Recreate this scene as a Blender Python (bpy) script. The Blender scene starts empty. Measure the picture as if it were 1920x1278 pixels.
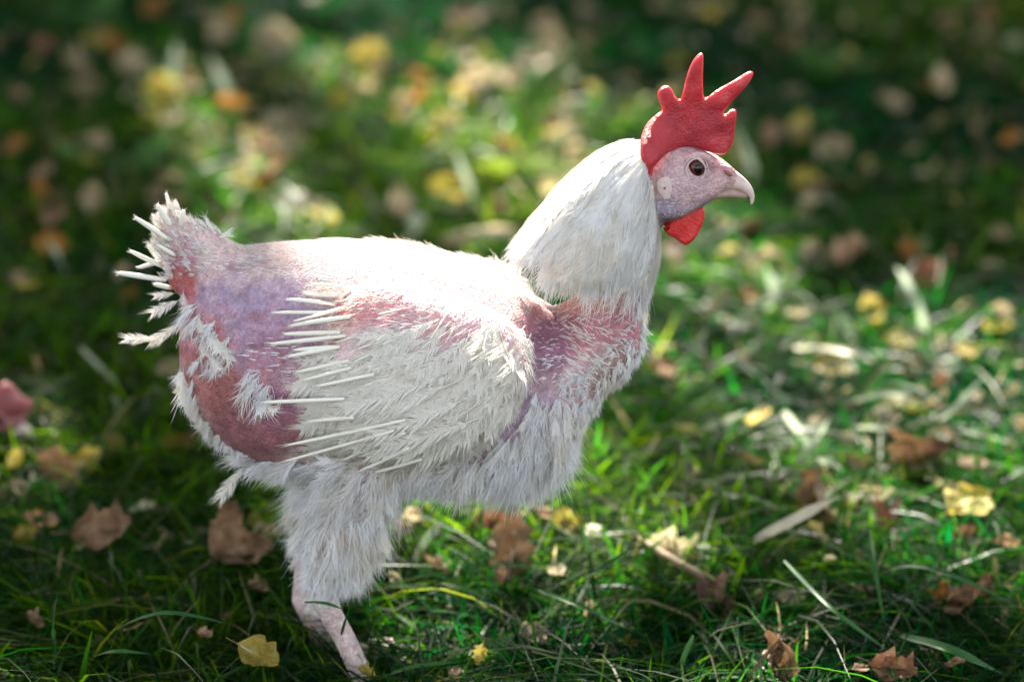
import bpy, bmesh, math, random
import numpy as np
from mathutils import Vector, Matrix
from mathutils.bvhtree import BVHTree
from mathutils.geometry import delaunay_2d_cdt

random.seed(7)
rng = np.random.default_rng(11)
S = bpy.context.scene
COL = S.collection
R = math.radians

# ------------------------------------------------------------------ camera
PITCH, DIST, FOCAL, Z0 = R(18.0), 2.5, 144.0, 0.238
CAM = np.array([0.0, -DIST * math.cos(PITCH), Z0 + DIST * math.sin(PITCH)])
cd = bpy.data.cameras.new('camera')
cam = bpy.data.objects.new('camera', cd)
COL.objects.link(cam)
cam.location = CAM
cam.rotation_euler = (R(90) - PITCH, 0, 0)
cd.lens, cd.sensor_width = FOCAL, 36.0
cd.clip_start, cd.clip_end = 0.05, 500
cd.dof.use_dof = True
cd.dof.focus_distance = DIST - 0.06
cd.dof.aperture_fstop = 4.2
cd.dof.aperture_blades = 0
S.camera = cam

# ------------------------------------------------------------------ sky, sun, exposure
SUN_EL, SUN_AZ = R(42), R(-10)          # behind the hen, a little to its tail side
SUNV = np.array([math.sin(SUN_AZ) * math.cos(SUN_EL), math.cos(SUN_AZ) * math.cos(SUN_EL), math.sin(SUN_EL)])
w = bpy.data.worlds.new('World')
S.world = w
w.use_nodes = True
nt = w.node_tree
sky = nt.nodes.new('ShaderNodeTexSky')
sky.sky_type = 'NISHITA'
sky.sun_disc = False
sky.sun_elevation = SUN_EL
sky.sun_rotation = SUN_AZ
bg = nt.nodes['Background']
bg.inputs['Strength'].default_value = 0.07
hsv = nt.nodes.new('ShaderNodeHueSaturation')          # thin high haze: a paler blue
hsv.inputs['Saturation'].default_value = .42
tint = nt.nodes.new('ShaderNodeMix'); tint.data_type = 'RGBA'; tint.blend_type = 'MULTIPLY'
tint.inputs[0].default_value = 1.0; tint.inputs[7].default_value = (1.04, 1.0, .98, 1)
nt.links.new(sky.outputs[0], hsv.inputs['Color']); nt.links.new(hsv.outputs[0], tint.inputs[6])
nt.links.new(tint.outputs[2], bg.inputs['Color'])
sd = bpy.data.lights.new('sun', 'SUN')
sun = bpy.data.objects.new('sun', sd)
COL.objects.link(sun)
sd.energy, sd.angle, sd.color = 4.5, R(0.6), (1.0, 0.92, 0.80)
sun.location = SUNV * 20
sun.rotation_euler = Vector(SUNV).to_track_quat('Z', 'Y').to_euler()
S.view_settings.view_transform = 'Standard'
S.view_settings.look = 'None'
S.view_settings.gamma = 1.0
S.view_settings.exposure = 2.8
S.render.engine = 'CYCLES'
S.cycles.max_bounces = 8
S.cycles.transparent_max_bounces = 8

# ------------------------------------------------------------------ measuring helpers (photo pixels -> places in the world)
cp, sp = math.cos(PITCH), math.sin(PITCH)
KPX = 36.0 / 1920.0 / FOCAL

def ray(px, py):
    px = np.asarray(px, float); py = np.asarray(py, float)
    a, b = (px - 960) * KPX, -(py - 639) * KPX
    return np.stack([a, cp + b * sp, -sp + b * cp], -1)

def W(px, py, y=0.0):
    d = ray(px, py)
    t = (np.asarray(y) - CAM[1]) / d[..., 1]
    return CAM + d * t[..., None]

def G(px, py, z=0.0):
    d = ray(px, py)
    t = (z - CAM[2]) / d[..., 2]
    return CAM + d * t[..., None]

def PX(p):
    q = np.asarray(p, float) - CAM
    f = q[..., 1] * cp - q[..., 2] * sp
    u = q[..., 1] * sp + q[..., 2] * cp
    return 960 + q[..., 0] / f / KPX, 639 - u / f / KPX

MPP = DIST * KPX                      # metres per photo pixel in the hen's plane

# ------------------------------------------------------------------ numpy helpers
def hash2(i, j, s):
    n = (i * 374761393 + j * 668265263 + s * 1442695041).astype(np.int64)
    n = (n ^ (n >> 13)) * 1274126177
    return ((n ^ (n >> 16)) & 0xffff) / 65535.0

def vnoise(x, y, s=0):
    x = np.asarray(x, float); y = np.asarray(y, float)
    i, j = np.floor(x).astype(np.int64), np.floor(y).astype(np.int64)
    u, v = x - i, y - j
    u, v = u * u * (3 - 2 * u), v * v * (3 - 2 * v)
    return (hash2(i, j, s) * (1 - u) + hash2(i + 1, j, s) * u) * (1 - v) + (hash2(i, j + 1, s) * (1 - u) + hash2(i + 1, j + 1, s) * u) * v

def fnoise(x, y, s=0):
    return .55 * vnoise(x, y, s) + .3 * vnoise(x * 2.1, y * 2.1, s + 1) + .15 * vnoise(x * 4.3, y * 4.3, s + 2)

def sstep(a, b, x):
    t = np.clip((x - a) / (b - a), 0, 1)
    return t * t * (3 - 2 * t)

def unit(v):
    return v / np.maximum(np.linalg.norm(v, axis=-1, keepdims=True), 1e-12)

def inpoly(px, py, poly):
    px = np.asarray(px, float); py = np.asarray(py, float)
    r = np.zeros(px.shape, bool)
    n = len(poly)
    for k in range(n):
        x1, y1 = poly[k]; x2, y2 = poly[(k + 1) % n]
        if y1 == y2:
            continue
        c = ((y1 > py) != (y2 > py)) & (px < (x2 - x1) * (py - y1) / (y2 - y1) + x1)
        r ^= c
    return r

def polydist(px, py, poly):
    px = np.asarray(px, float); py = np.asarray(py, float)
    d = np.full(px.shape, 1e9)
    n = len(poly)
    for k in range(n):
        x1, y1 = poly[k]; x2, y2 = poly[(k + 1) % n]
        dx, dy = x2 - x1, y2 - y1
        t = np.clip(((px - x1) * dx + (py - y1) * dy) / max(dx * dx + dy * dy, 1e-9), 0, 1)
        d = np.minimum(d, np.hypot(px - x1 - t * dx, py - y1 - t * dy))
    return d

def spline(pts, n):
    """Catmull-Rom through pts (any dimension), n samples."""
    P = np.asarray(pts, float)
    P = np.vstack([2 * P[0] - P[1], P, 2 * P[-1] - P[-2]])
    t = np.linspace(0, len(P) - 3 - 1e-9, n)
    i = t.astype(int); u = (t - i)[:, None]
    a, b, c, d = P[i], P[i + 1], P[i + 2], P[i + 3]
    return .5 * (2 * b + (c - a) * u + (2 * a - 5 * b + 4 * c - d) * u ** 2 + (3 * b - a - 3 * c + d) * u ** 3)

# ------------------------------------------------------------------ mesh helpers
def mesh_from(name, v, f, smooth=True):
    """v (N,3); f (M,3) or (M,4) array, or list of lists."""
    me = bpy.data.meshes.new(name)
    v = np.asarray(v, np.float32)
    if isinstance(f, np.ndarray):
        k = f.shape[1]
        me.vertices.add(len(v)); me.vertices.foreach_set('co', v.ravel())
        me.loops.add(f.size); me.loops.foreach_set('vertex_index', f.astype(np.int32).ravel())
        me.polygons.add(len(f))
        me.polygons.foreach_set('loop_start', np.arange(0, f.size, k, dtype=np.int32))
        me.update(calc_edges=True)
    else:
        me.from_pydata([tuple(map(float, p)) for p in v], [], f)
        me.update()
    if smooth:
        me.polygons.foreach_set('use_smooth', np.ones(len(me.polygons), bool))
    return me

def obj(name, me, mat=None, parent=None, kind=None):
    o = bpy.data.objects.new(name, me)
    COL.objects.link(o)
    if mat is not None and me is not None and not len(me.materials):
        me.materials.append(mat)
    if parent is not None:
        o.parent = parent
    if kind:
        o['kind'] = kind
    return o

def thing(name, label, cat, loc=(0, 0, 0), group=None):
    o = bpy.data.objects.new(name, None)
    COL.objects.link(o)
    o.location = loc
    o.empty_display_size = .02
    o['label'] = label; o['category'] = cat
    if group:
        o['group'] = group
    return o

def tag(o, label, cat, group=None):
    o['label'] = label; o['category'] = cat
    if group:
        o['group'] = group
    return o

def set_color(me, c, name='Col'):
    a = me.color_attributes.new(name, 'FLOAT_COLOR', 'POINT')
    c = np.asarray(c, np.float32)
    if c.shape[1] == 3:
        c = np.hstack([c, np.ones((len(c), 1), np.float32)])
    a.data.foreach_set('color', c.ravel())

def ellipse_sweep(C, side, up, a, b, n=24):
    """closed sweep: centres C (k,3), axes side/up (k,3), half sizes a,b (k)."""
    th = np.linspace(0, 2 * math.pi, n, endpoint=False)
    k = len(C)
    v = C[:, None, :] + np.cos(th)[None, :, None] * (side * a[:, None])[:, None, :] + np.sin(th)[None, :, None] * (up * b[:, None])[:, None, :]
    v = v.reshape(-1, 3)
    f = []
    for i in range(k - 1):
        for j in range(n):
            j2 = (j + 1) % n
            f.append([i * n + j, i * n + j2, (i + 1) * n + j2, (i + 1) * n + j])
    f.append(list(range(n))[::-1])
    f.append([(k - 1) * n + j for j in range(n)])
    return v, f

def tube(pts, ra, rb=None, n=14, sub=0):
    """tube along pts; ra sideways half width, rb half height in the plane of the curve."""
    pts = np.asarray(pts, float)
    ra = np.asarray(ra, float)
    rb = ra if rb is None else np.asarray(rb, float)
    if sub:
        q = spline(np.hstack([pts, ra[:, None], rb[:, None]]), sub)
        pts, ra, rb = q[:, :3], q[:, 3], q[:, 4]
    t = unit(np.gradient(pts, axis=0))
    yv = np.tile([0., 1., 0.], (len(pts), 1))
    bad = np.abs(t[:, 1]) > .9
    yv[bad] = [1., 0, 0]
    side = unit(yv - (yv * t).sum(1, keepdims=True) * t)
    up = np.cross(t, side)
    return ellipse_sweep(pts, side, up, ra, rb, n)

class MB:
    def __init__(self): self.v, self.f, self.n = [], [], 0
    def add(self, vf):
        v, f = vf
        self.v.append(np.asarray(v)); self.f += [[i + self.n for i in q] for q in f]
        self.n += len(v)
        return self
    def mesh(self, name): return mesh_from(name, np.vstack(self.v), self.f)

def ball(c, r, nu=16, nv=10):
    c = np.asarray(c, float); r = np.broadcast_to(np.asarray(r, float), 3)
    v = [c + r * [0, 0, 1]]
    for i in range(1, nv):
        p = math.pi * i / nv
        for j in range(nu):
            a = 2 * math.pi * j / nu
            v.append(c + r * [math.sin(p) * math.cos(a), math.sin(p) * math.sin(a), math.cos(p)])
    v.append(c - r * [0, 0, 1])
    f = [[0, 1 + j, 1 + (j + 1) % nu] for j in range(nu)]
    for i in range(nv - 2):
        for j in range(nu):
            a, b = 1 + i * nu + j, 1 + i * nu + (j + 1) % nu
            f.append([a, a + nu, b + nu, b])
    l = len(v) - 1
    f += [[l, l - nu + (j + 1) % nu, l - nu + j] for j in range(nu)]
    return np.array(v), f

def remesh(mb, voxel, smooth=6):
    o = bpy.data.objects.new('tmp', mb.mesh('tmp'))
    COL.objects.link(o)
    m = o.modifiers.new('r', 'REMESH'); m.mode = 'VOXEL'; m.voxel_size = voxel; m.use_smooth_shade = True
    s = o.modifiers.new('s', 'SMOOTH'); s.factor = .5; s.iterations = smooth
    dg = bpy.context.evaluated_depsgraph_get()
    me = bpy.data.meshes.new_from_object(o.evaluated_get(dg))
    old = o.data
    bpy.data.objects.remove(o); bpy.data.meshes.remove(old)
    me.polygons.foreach_set('use_smooth', np.ones(len(me.polygons), bool))
    return me

def verts(me):
    a = np.empty(len(me.vertices) * 3, np.float32); me.vertices.foreach_get('co', a)
    return a.reshape(-1, 3).astype(float)

def normals(me):
    a = np.empty(len(me.vertices) * 3, np.float32); me.vertex_normals.foreach_get('vector', a)
    return a.reshape(-1, 3).astype(float)

def tris(me):
    me.calc_loop_triangles()
    a = np.empty(len(me.loop_triangles) * 3, np.int32); me.loop_triangles.foreach_get('vertices', a)
    return a.reshape(-1, 3)

def surf_samples(me, n):
    v, t = verts(me), tris(me)
    a, b, c = v[t[:, 0]], v[t[:, 1]], v[t[:, 2]]
    cr = np.cross(b - a, c - a)
    ar = np.linalg.norm(cr, axis=1)
    k = rng.choice(len(t), n, p=ar / ar.sum())
    u, w_ = rng.random(n), rng.random(n)
    m = u + w_ > 1
    u[m], w_[m] = 1 - u[m], 1 - w_[m]
    return a[k] + u[:, None] * (b - a)[k] + w_[:, None] * (c - a)[k], unit(cr[k])

def ribbons(base, d, length, width, bend, segs=3, face=None, taper=1.0, curl=None):
    """many tapered ribbons. base,d,bend (N,3); length,width (N). position p(t)=base+L*(d*t+bend*t^2)."""
    N = len(base)
    t = np.linspace(0, 1, segs + 1)
    p = base[:, None, :] + length[:, None, None] * (d[:, None, :] * t[None, :, None] + bend[:, None, :] * (t ** 2)[None, :, None])
    if curl is not None:
        p = p + length[:, None, None] * curl[:, None, :] * (np.sin(t * 5.0) * t)[None, :, None]
    tan = unit(d + bend)
    if face is None:
        face = unit(rng.normal(size=(N, 3)))
    side = unit(np.cross(tan, face))
    prof = np.clip(1 - t ** 2 * taper, .04, 1)
    off = side[:, None, :] * (width[:, None] * prof[None, :])[:, :, None] * .5
    v = np.stack([p - off, p + off], 2).reshape(N, -1, 3)
    m = (segs + 1) * 2
    q = np.array([[2 * i, 2 * i + 1, 2 * i + 3, 2 * i + 2] for i in range(segs)])
    f = (np.arange(N)[:, None, None] * m + q[None]).reshape(-1, 4)
    return v.reshape(-1, 3), f, np.repeat(np.arange(N), m), np.tile(np.repeat(t, 2), N)

def tri_fill(pts, n):
    """triangles inside the closed outline pts[:n], using the other points too; slivers flipped away"""
    pts = np.asarray(pts, float)
    poly = [tuple(q) for q in pts[:n]]
    mid, sc = pts.mean(0), np.ptp(pts, axis=0).max()
    th = .37                                        # turned so that no rows line up
    q = (pts - mid) / sc
    q = np.stack([q[:, 0] * math.cos(th) - q[:, 1] * math.sin(th), q[:, 0] * math.sin(th) + q[:, 1] * math.cos(th)], -1)
    res = delaunay_2d_cdt([Vector(p) for p in q], [], [], 0, 1e-7)
    back = np.array([tuple(p) for p in res[0]])
    back = np.stack([back[:, 0] * math.cos(th) + back[:, 1] * math.sin(th), -back[:, 0] * math.sin(th) + back[:, 1] * math.cos(th)], -1) * sc + mid
    res = (back, None, res[2])
    bm = bmesh.new()
    vs = [bm.verts.new((q[0], q[1], 0)) for q in res[0]]
    for q in res[2]:
        c = back[list(q)].mean(0)
        if not inpoly(c[:1], c[1:2], poly)[0]:
            continue
        try: bm.faces.new([vs[i] for i in q])
        except ValueError: pass
    bmesh.ops.holes_fill(bm, edges=bm.edges, sides=8)
    bmesh.ops.triangulate(bm, faces=bm.faces)
    bm.verts.index_update()
    out = np.array([v.co[:2] for v in bm.verts]), [[v.index for v in f.verts] for f in bm.faces]
    bm.free()
    return out

# ------------------------------------------------------------------ materials
def M(name):
    m = bpy.data.materials.new(name)
    m.use_nodes = True
    n = m.node_tree
    return m, n, n.nodes['Principled BSDF'], n.nodes['Material Output']

def N_(n, t, **kw):
    x = n.nodes.new(t)
    for k, v in kw.items():
        setattr(x, k, v)
    return x

def noise_node(n, scale, detail=4, coord='Object', rough=.55):
    tc = N_(n, 'ShaderNodeTexCoord')
    x = N_(n, 'ShaderNodeTexNoise')
    x.inputs['Scale'].default_value = scale; x.inputs['Detail'].default_value = detail; x.inputs['Roughness'].default_value = rough
    n.links.new(tc.outputs[coord], x.inputs['Vector'])
    return x

def ramp(n, src, stops):
    r = N_(n, 'ShaderNodeValToRGB')
    e = r.color_ramp.elements
    while len(e) < len(stops):
        e.new(.5)
    for k, (p, c) in enumerate(stops):
        e[k].position = p; e[k].color = (*c, 1)
    n.links.new(src, r.inputs[0])
    return r

def bump(n, b, src, strength, dist):
    x = N_(n, 'ShaderNodeBump')
    x.inputs['Strength'].default_value = strength; x.inputs['Distance'].default_value = dist
    n.links.new(src, x.inputs['Height']); n.links.new(x.outputs[0], b.inputs['Normal'])
    return x

def mixcol(n, fac, a, b, mode='MIX'):
    x = N_(n, 'ShaderNodeMix', data_type='RGBA', blend_type=mode)
    if isinstance(fac, (int, float)): x.inputs[0].default_value = fac
    else: n.links.new(fac, x.inputs[0])
    for s, i in ((a, 6), (b, 7)):
        if isinstance(s, tuple): x.inputs[i].default_value = (*s, 1)
        else: n.links.new(s, x.inputs[i])
    return x.outputs[2]

def translucent_mix(n, b, out, col, fac):
    t = N_(n, 'ShaderNodeBsdfTranslucent')
    mx = N_(n, 'ShaderNodeMixShader')
    mx.inputs[0].default_value = fac
    n.links.new(b.outputs[0], mx.inputs[1]); n.links.new(t.outputs[0], mx.inputs[2])
    n.links.new(mx.outputs[0], out.inputs['Surface'])
    if isinstance(col, tuple): t.inputs['Color'].default_value = (*col, 1)
    else: n.links.new(col, t.inputs['Color'])

def skin_material():
    m, n, b, out = M('hen_skin')
    a = N_(n, 'ShaderNodeVertexColor', layer_name='Col')
    nz = noise_node(n, 260, 5)
    rr = ramp(n, nz.outputs['Fac'], [(.3, (.82, .78, .79)), (.7, (1.10, 1.08, 1.08))])
    c = mixcol(n, 1.0, a.outputs['Color'], rr.outputs[0], 'MULTIPLY')
    tc = N_(n, 'ShaderNodeTexCoord')
    vf = N_(n, 'ShaderNodeTexVoronoi'); vf.inputs['Scale'].default_value = 520
    n.links.new(tc.outputs['Object'], vf.inputs['Vector'])
    fr = ramp(n, vf.outputs['Distance'], [(.05, (1.22, 1.20, 1.18)), (.4, (.97, .95, .96)), (.8, (.80, .74, .76))])
    c = mixcol(n, .8, c, fr.outputs[0], 'MULTIPLY')
    nl = noise_node(n, 70, 6)
    rl = ramp(n, nl.outputs['Fac'], [(.32, (.74, .66, .68)), (.5, (1, .98, .98)), (.7, (1.14, 1.12, 1.10))])
    c = mixcol(n, .85, c, rl.outputs[0], 'MULTIPLY')
    n.links.new(c, b.inputs['Base Color'])
    b.inputs['Roughness'].default_value = .62
    b.inputs['Subsurface Weight'].default_value = .18
    b.inputs['Subsurface Radius'].default_value = (.006, .0025, .0015)
    b.inputs['Subsurface Scale'].default_value = 1.0
    b.inputs['Specular IOR Level'].default_value = .3
    tc = N_(n, 'ShaderNodeTexCoord')
    vo = N_(n, 'ShaderNodeTexVoronoi'); vo.inputs['Scale'].default_value = 620
    n.links.new(tc.outputs['Object'], vo.inputs['Vector'])
    n2 = noise_node(n, 110, 8, rough=.7)
    ad = N_(n, 'ShaderNodeMath', operation='SUBTRACT')
    n.links.new(n2.outputs['Fac'], ad.inputs[0]); n.links.new(vo.outputs['Distance'], ad.inputs[1])
    bump(n, b, ad.outputs[0], .6, .0012)
    return m

def feather_material(name, c1, c2, tr=.3, scale=90):
    m, n, b, out = M(name)
    nz = noise_node(n, scale, 4)
    r = ramp(n, nz.outputs['Fac'], [(.3, c1), (.7, c2)])
    soil = noise_node(n, 26, 5, rough=.65)                   # yellowed and muddied in places
    sr = ramp(n, soil.outputs['Fac'], [(.46, (1, 1, 1)), (.60, (.94, .89, .79)), (.74, (.76, .68, .56))])
    col = mixcol(n, .85, r.outputs[0], sr.outputs[0], 'MULTIPLY')
    n.links.new(col, b.inputs['Base Color'])
    b.inputs['Roughness'].default_value = .75
    b.inputs['Specular IOR Level'].default_value = .2
    translucent_mix(n, b, out, col, tr)
    return m

def comb_material(name, c1, c2, sss=.35):
    m, n, b, out = M(name)
    nz = noise_node(n, 48, 7, rough=.62)
    r = ramp(n, nz.outputs['Fac'], [(.3, c1), (.56, c2), (.74, tuple(min(1, x * .9 + .10) for x in c2))])
    n.links.new(r.outputs[0], b.inputs['Base Color'])
    b.inputs['Roughness'].default_value = .40
    b.inputs['Subsurface Weight'].default_value = sss
    b.inputs['Subsurface Radius'].default_value = (.008, .0015, .001)
    b.inputs['Subsurface Scale'].default_value = 1.0
    n2 = noise_node(n, 620, 6)
    bump(n, b, n2.outputs['Fac'], .8, .0013)
    return m

def plain(name, c1, c2, rough=.5, scale=150, spec=.5, bumpd=0):
    m, n, b, out = M(name)
    nz = noise_node(n, scale, 4)
    r = ramp(n, nz.outputs['Fac'], [(.3, c1), (.7, c2)])
    n.links.new(r.outputs[0], b.inputs['Base Color'])
    b.inputs['Roughness'].default_value = rough
    b.inputs['Specular IOR Level'].default_value = spec
    if bumpd:
        bump(n, b, nz.outputs['Fac'], .5, bumpd)
    return m

def grass_material():
    m, n, b, out = M('grass_blade')
    a = N_(n, 'ShaderNodeVertexColor', layer_name='Col')
    n.links.new(a.outputs['Color'], b.inputs['Base Color'])
    b.inputs['Roughness'].default_value = .42
    n.links.new(a.outputs['Alpha'], b.inputs['Specular IOR Level'])     # shine per blade, raised in one patch to look sunnier
    hs = N_(n, 'ShaderNodeHueSaturation')
    hs.inputs['Value'].default_value = 5.0; hs.inputs['Saturation'].default_value = 1.15; hs.inputs['Hue'].default_value = .482
    n.links.new(a.outputs['Color'], hs.inputs['Color'])
    translucent_mix(n, b, out, hs.outputs[0], .55)
    return m

def leaf_material(name, c1, c2, c3, tr=.48):
    m, n, b, out = M(name)
    tc = N_(n, 'ShaderNodeTexCoord')
    oi = N_(n, 'ShaderNodeObjectInfo')
    ad = N_(n, 'ShaderNodeVectorMath', operation='ADD')
    n.links.new(tc.outputs['Object'], ad.inputs[0]); n.links.new(oi.outputs['Random'], ad.inputs[1])
    nz = N_(n, 'ShaderNodeTexNoise'); nz.inputs['Scale'].default_value = 3.2; nz.inputs['Detail'].default_value = 6
    n.links.new(ad.outputs[0], nz.inputs['Vector'])
    r = ramp(n, nz.outputs['Fac'], [(.3, c1), (.52, c2), (.72, c3)])
    hs = N_(n, 'ShaderNodeHueSaturation')
    mr = N_(n, 'ShaderNodeMapRange'); mr.inputs[3].default_value = .7; mr.inputs[4].default_value = 1.25
    n.links.new(oi.outputs['Random'], mr.inputs[0]); n.links.new(mr.outputs[0], hs.inputs['Value'])
    n.links.new(r.outputs[0], hs.inputs['Color'])
    n.links.new(hs.outputs[0], b.inputs['Base Color'])
    b.inputs['Roughness'].default_value = .5
    b.inputs['Specular IOR Level'].default_value = .4
    bump(n, b, nz.outputs['Fac'], .5, .05)
    translucent_mix(n, b, out, hs.outputs[0], tr)
    return m

SKIN = skin_material()
WHITE = feather_material('white_feather', (.70, .69, .66), (.86, .85, .83), .25)
DOWN = feather_material('white_down', (.72, .72, .72), (.88, .88, .88), .18, 60)
CREAM = feather_material('cream_feather', (.74, .72, .66), (.87, .86, .82), .25)
QUILL = plain('quill_sheath', (.74, .70, .58), (.86, .84, .76), .45, 200, .4)
COMB = comb_material('comb_flesh', (.29, .008, .020), (.47, .032, .042), .5)
WATT = comb_material('wattle_flesh', (.55, .012, .015), (.66, .03, .025))
BEAK = plain('beak_horn', (.56, .40, .36), (.68, .54, .48), .38, 160, .5)
BEAKD = plain('lower_beak_horn', (.30, .19, .15), (.46, .33, .27), .4, 160, .5)
IRIS = plain('iris', (.055, .012, .008), (.10, .022, .012), .12, 900, .4)
PUPIL = plain('pupil', (.004, .004, .005), (.006, .006, .006), .1, 100, .4)
NOST = plain('nostril_skin', (.22, .06, .05), (.30, .11, .09), .6)
LID = plain('eyelid_skin', (.50, .36, .36), (.62, .48, .46), .55, 300, .4, .0005)
LOBE = plain('ear_lobe_skin', (.56, .43, .41), (.68, .55, .50), .55, 260, .3, .0008)
CLAW = plain('claw_horn', (.40, .32, .26), (.55, .46, .38), .4)
GRASS = grass_material()
TAN = leaf_material('tan_leaf', (.20, .14, .07), (.38, .31, .18), (.50, .44, .29))
YEL = leaf_material('yellow_leaf', (.30, .21, .03), (.44, .35, .06), (.52, .44, .16))
ORA = leaf_material('orange_leaf', (.22, .08, .015), (.36, .16, .03), (.44, .24, .07))
BRO = leaf_material('brown_leaf', (.12, .065, .035), (.30, .18, .10), (.50, .34, .21), .32)
LBR = leaf_material('light_brown_leaf', (.10, .05, .025), (.22, .125, .06), (.36, .24, .14), .25)
DRK = leaf_material('dark_brown_leaf', (.05, .026, .015), (.14, .075, .04), (.28, .16, .09), .2)
RED = leaf_material('red_brown_leaf', (.11, .04, .02), (.25, .10, .05), (.42, .24, .14), .2)
WEED = leaf_material('weed_leaf', (.08, .14, .012), (.16, .24, .02), (.30, .36, .04), .45)
LIME = leaf_material('green_leaf', (.03, .10, .015), (.05, .15, .02), (.08, .20, .03), .4)
STRAW = plain('dry_straw', (.36, .32, .22), (.50, .46, .34), .45, 60)
PALE = feather_material('pale_blade', (.26, .34, .22), (.42, .48, .36), .4, 30)  # pale blades whose light colour also stands in for sun glints
TWIG = plain('twig_bark', (.16, .11, .07), (.34, .25, .15), .7, 80, .3, .002)
TWIG2 = plain('tan_stalk', (.34, .24, .13), (.52, .40, .25), .6, 80, .3, .002)
GREENB = feather_material('green_blade', (.018, .085, .022), (.04, .13, .03), .3, 30)
GREENB.node_tree.nodes['Principled BSDF'].inputs['Roughness'].default_value = .4

# ------------------------------------------------------------------ ground
def ground():
    n = 120
    xs = np.sign(np.linspace(-1, 1, n)) * (np.abs(np.linspace(-1, 1, n)) ** 4 * 150 + np.abs(np.linspace(-1, 1, n)) * 3)
    X, Y = np.meshgrid(xs, xs + .8, indexing='ij')
    Z = (fnoise(X * 5, Y * 5, 5) - .5) * .016
    v = np.stack([X, Y, Z], -1).reshape(-1, 3)
    i = np.arange(n * n).reshape(n, n)
    f = np.stack([i[:-1, :-1], i[1:, :-1], i[1:, 1:], i[:-1, 1:]], -1).reshape(-1, 4)
    m, nn, b, out = M('soil')
    a = noise_node(nn, 14, 8)
    r = ramp(nn, a.outputs['Fac'], [(.3, (.004, .006, .004)), (.55, (.007, .011, .005)), (.75, (.020, .018, .010))])
    nn.links.new(r.outputs[0], b.inputs['Base Color']); b.inputs['Roughness'].default_value = .95
    bump(nn, b, a.outputs['Fac'], .8, .02)
    o = obj('ground', mesh_from('ground', v, f), m, kind='structure')
    return o
ground()

# ------------------------------------------------------------------ grass (one uncountable mass)
def grass():
    P, H = [], []
    def scatter(n, x0, x1, y0, y1):
        P.append(np.stack([rng.uniform(x0, x1, n), rng.uniform(y0, y1, n), np.zeros(n)], -1))
    scatter(60000, -.75, .75, -.30, 2.3)
    scatter(12000, -.45, .45, -.2, .45)
    scatter(26000, -.55, .55, -.25, .75)
    scatter(14000, -2.2, 2.2, -1.2, 4.2)
    p = np.vstack(P)
    N = len(p)
    keep = fnoise(p[:, 0] * 9, p[:, 1] * 9, 21) * 1.25 + rng.random(N) * .5 > .66
    p = p[keep]; N = len(p)
    clump = fnoise(p[:, 0] * 4, p[:, 1] * 4, 31)
    kind = rng.random(N)
    lying = kind < .55
    wide = (kind > .93)
    L = np.where(lying, rng.uniform(.07, .20, N), rng.uniform(.025, .075, N)) * (.7 + .6 * clump)
    hd = rng.uniform(0, 2 * math.pi, N) + (fnoise(p[:, 0] * 3, p[:, 1] * 3, 41) - .5) * 3
    hv = np.stack([np.cos(hd), np.sin(hd), np.zeros(N)], -1)
    tilt = np.where(lying, rng.uniform(.55, 1.15, N), rng.uniform(.05, .6, N))
    d = hv * np.sin(tilt)[:, None] + np.array([0, 0, 1.]) * np.cos(tilt)[:, None]
    top = np.maximum(d[:, 2] * L, .001)
    droop = np.where(lying, rng.uniform(.65, 1.0, N), rng.uniform(.05, .5, N)) * d[:, 2]
    bend = hv * (rng.uniform(.0, .35, N))[:, None] - np.array([0, 0, 1.]) * droop[:, None]
    sv = np.stack([-hv[:, 1], hv[:, 0], np.zeros(N)], -1)
    bend += sv * rng.normal(0, .18, N)[:, None]
    wd = rng.uniform(.0014, .0028, N) + np.where(wide, rng.uniform(.002, .005, N), 0)
    wd *= 1 + .5 * (p[:, 1] > .35)
    face = unit(np.stack([rng.normal(0, .5, N), rng.normal(0, .5, N), np.ones(N)], -1))
    v, f, idx, t = ribbons(p, d, L, wd, bend, 5, face, .95)
    v[:, 2] = np.maximum(v[:, 2], .002 + .006 * vnoise(v[:, 0] * 50, v[:, 1] * 50, 3))
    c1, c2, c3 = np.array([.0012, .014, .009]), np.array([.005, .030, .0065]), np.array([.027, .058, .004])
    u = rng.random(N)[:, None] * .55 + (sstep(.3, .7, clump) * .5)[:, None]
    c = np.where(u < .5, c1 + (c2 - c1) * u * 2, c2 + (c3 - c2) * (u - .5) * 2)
    dry = rng.random(N) < .022
    c[dry] = np.array([.14, .125, .072]) * rng.uniform(.6, 1.1, (dry.sum(), 1))
    yel = rng.random(N) < .02
    c[yel] = np.array([.055, .07, .012])
    me = mesh_from('grass', v, f)
    pool = (p[:, 0] > .08) & (p[:, 1] > .25) & (p[:, 1] < 1.0)  # more blades given sheen here, to brighten the sunlit patch
    shine = np.where(rng.random(N) < np.where(pool, .34, .12),   .26, .02)
    set_color(me, np.hstack([c[idx] * (.8 + .35 * t[:, None]), shine[idx][:, None]]))
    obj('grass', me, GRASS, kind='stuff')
grass()

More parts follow.
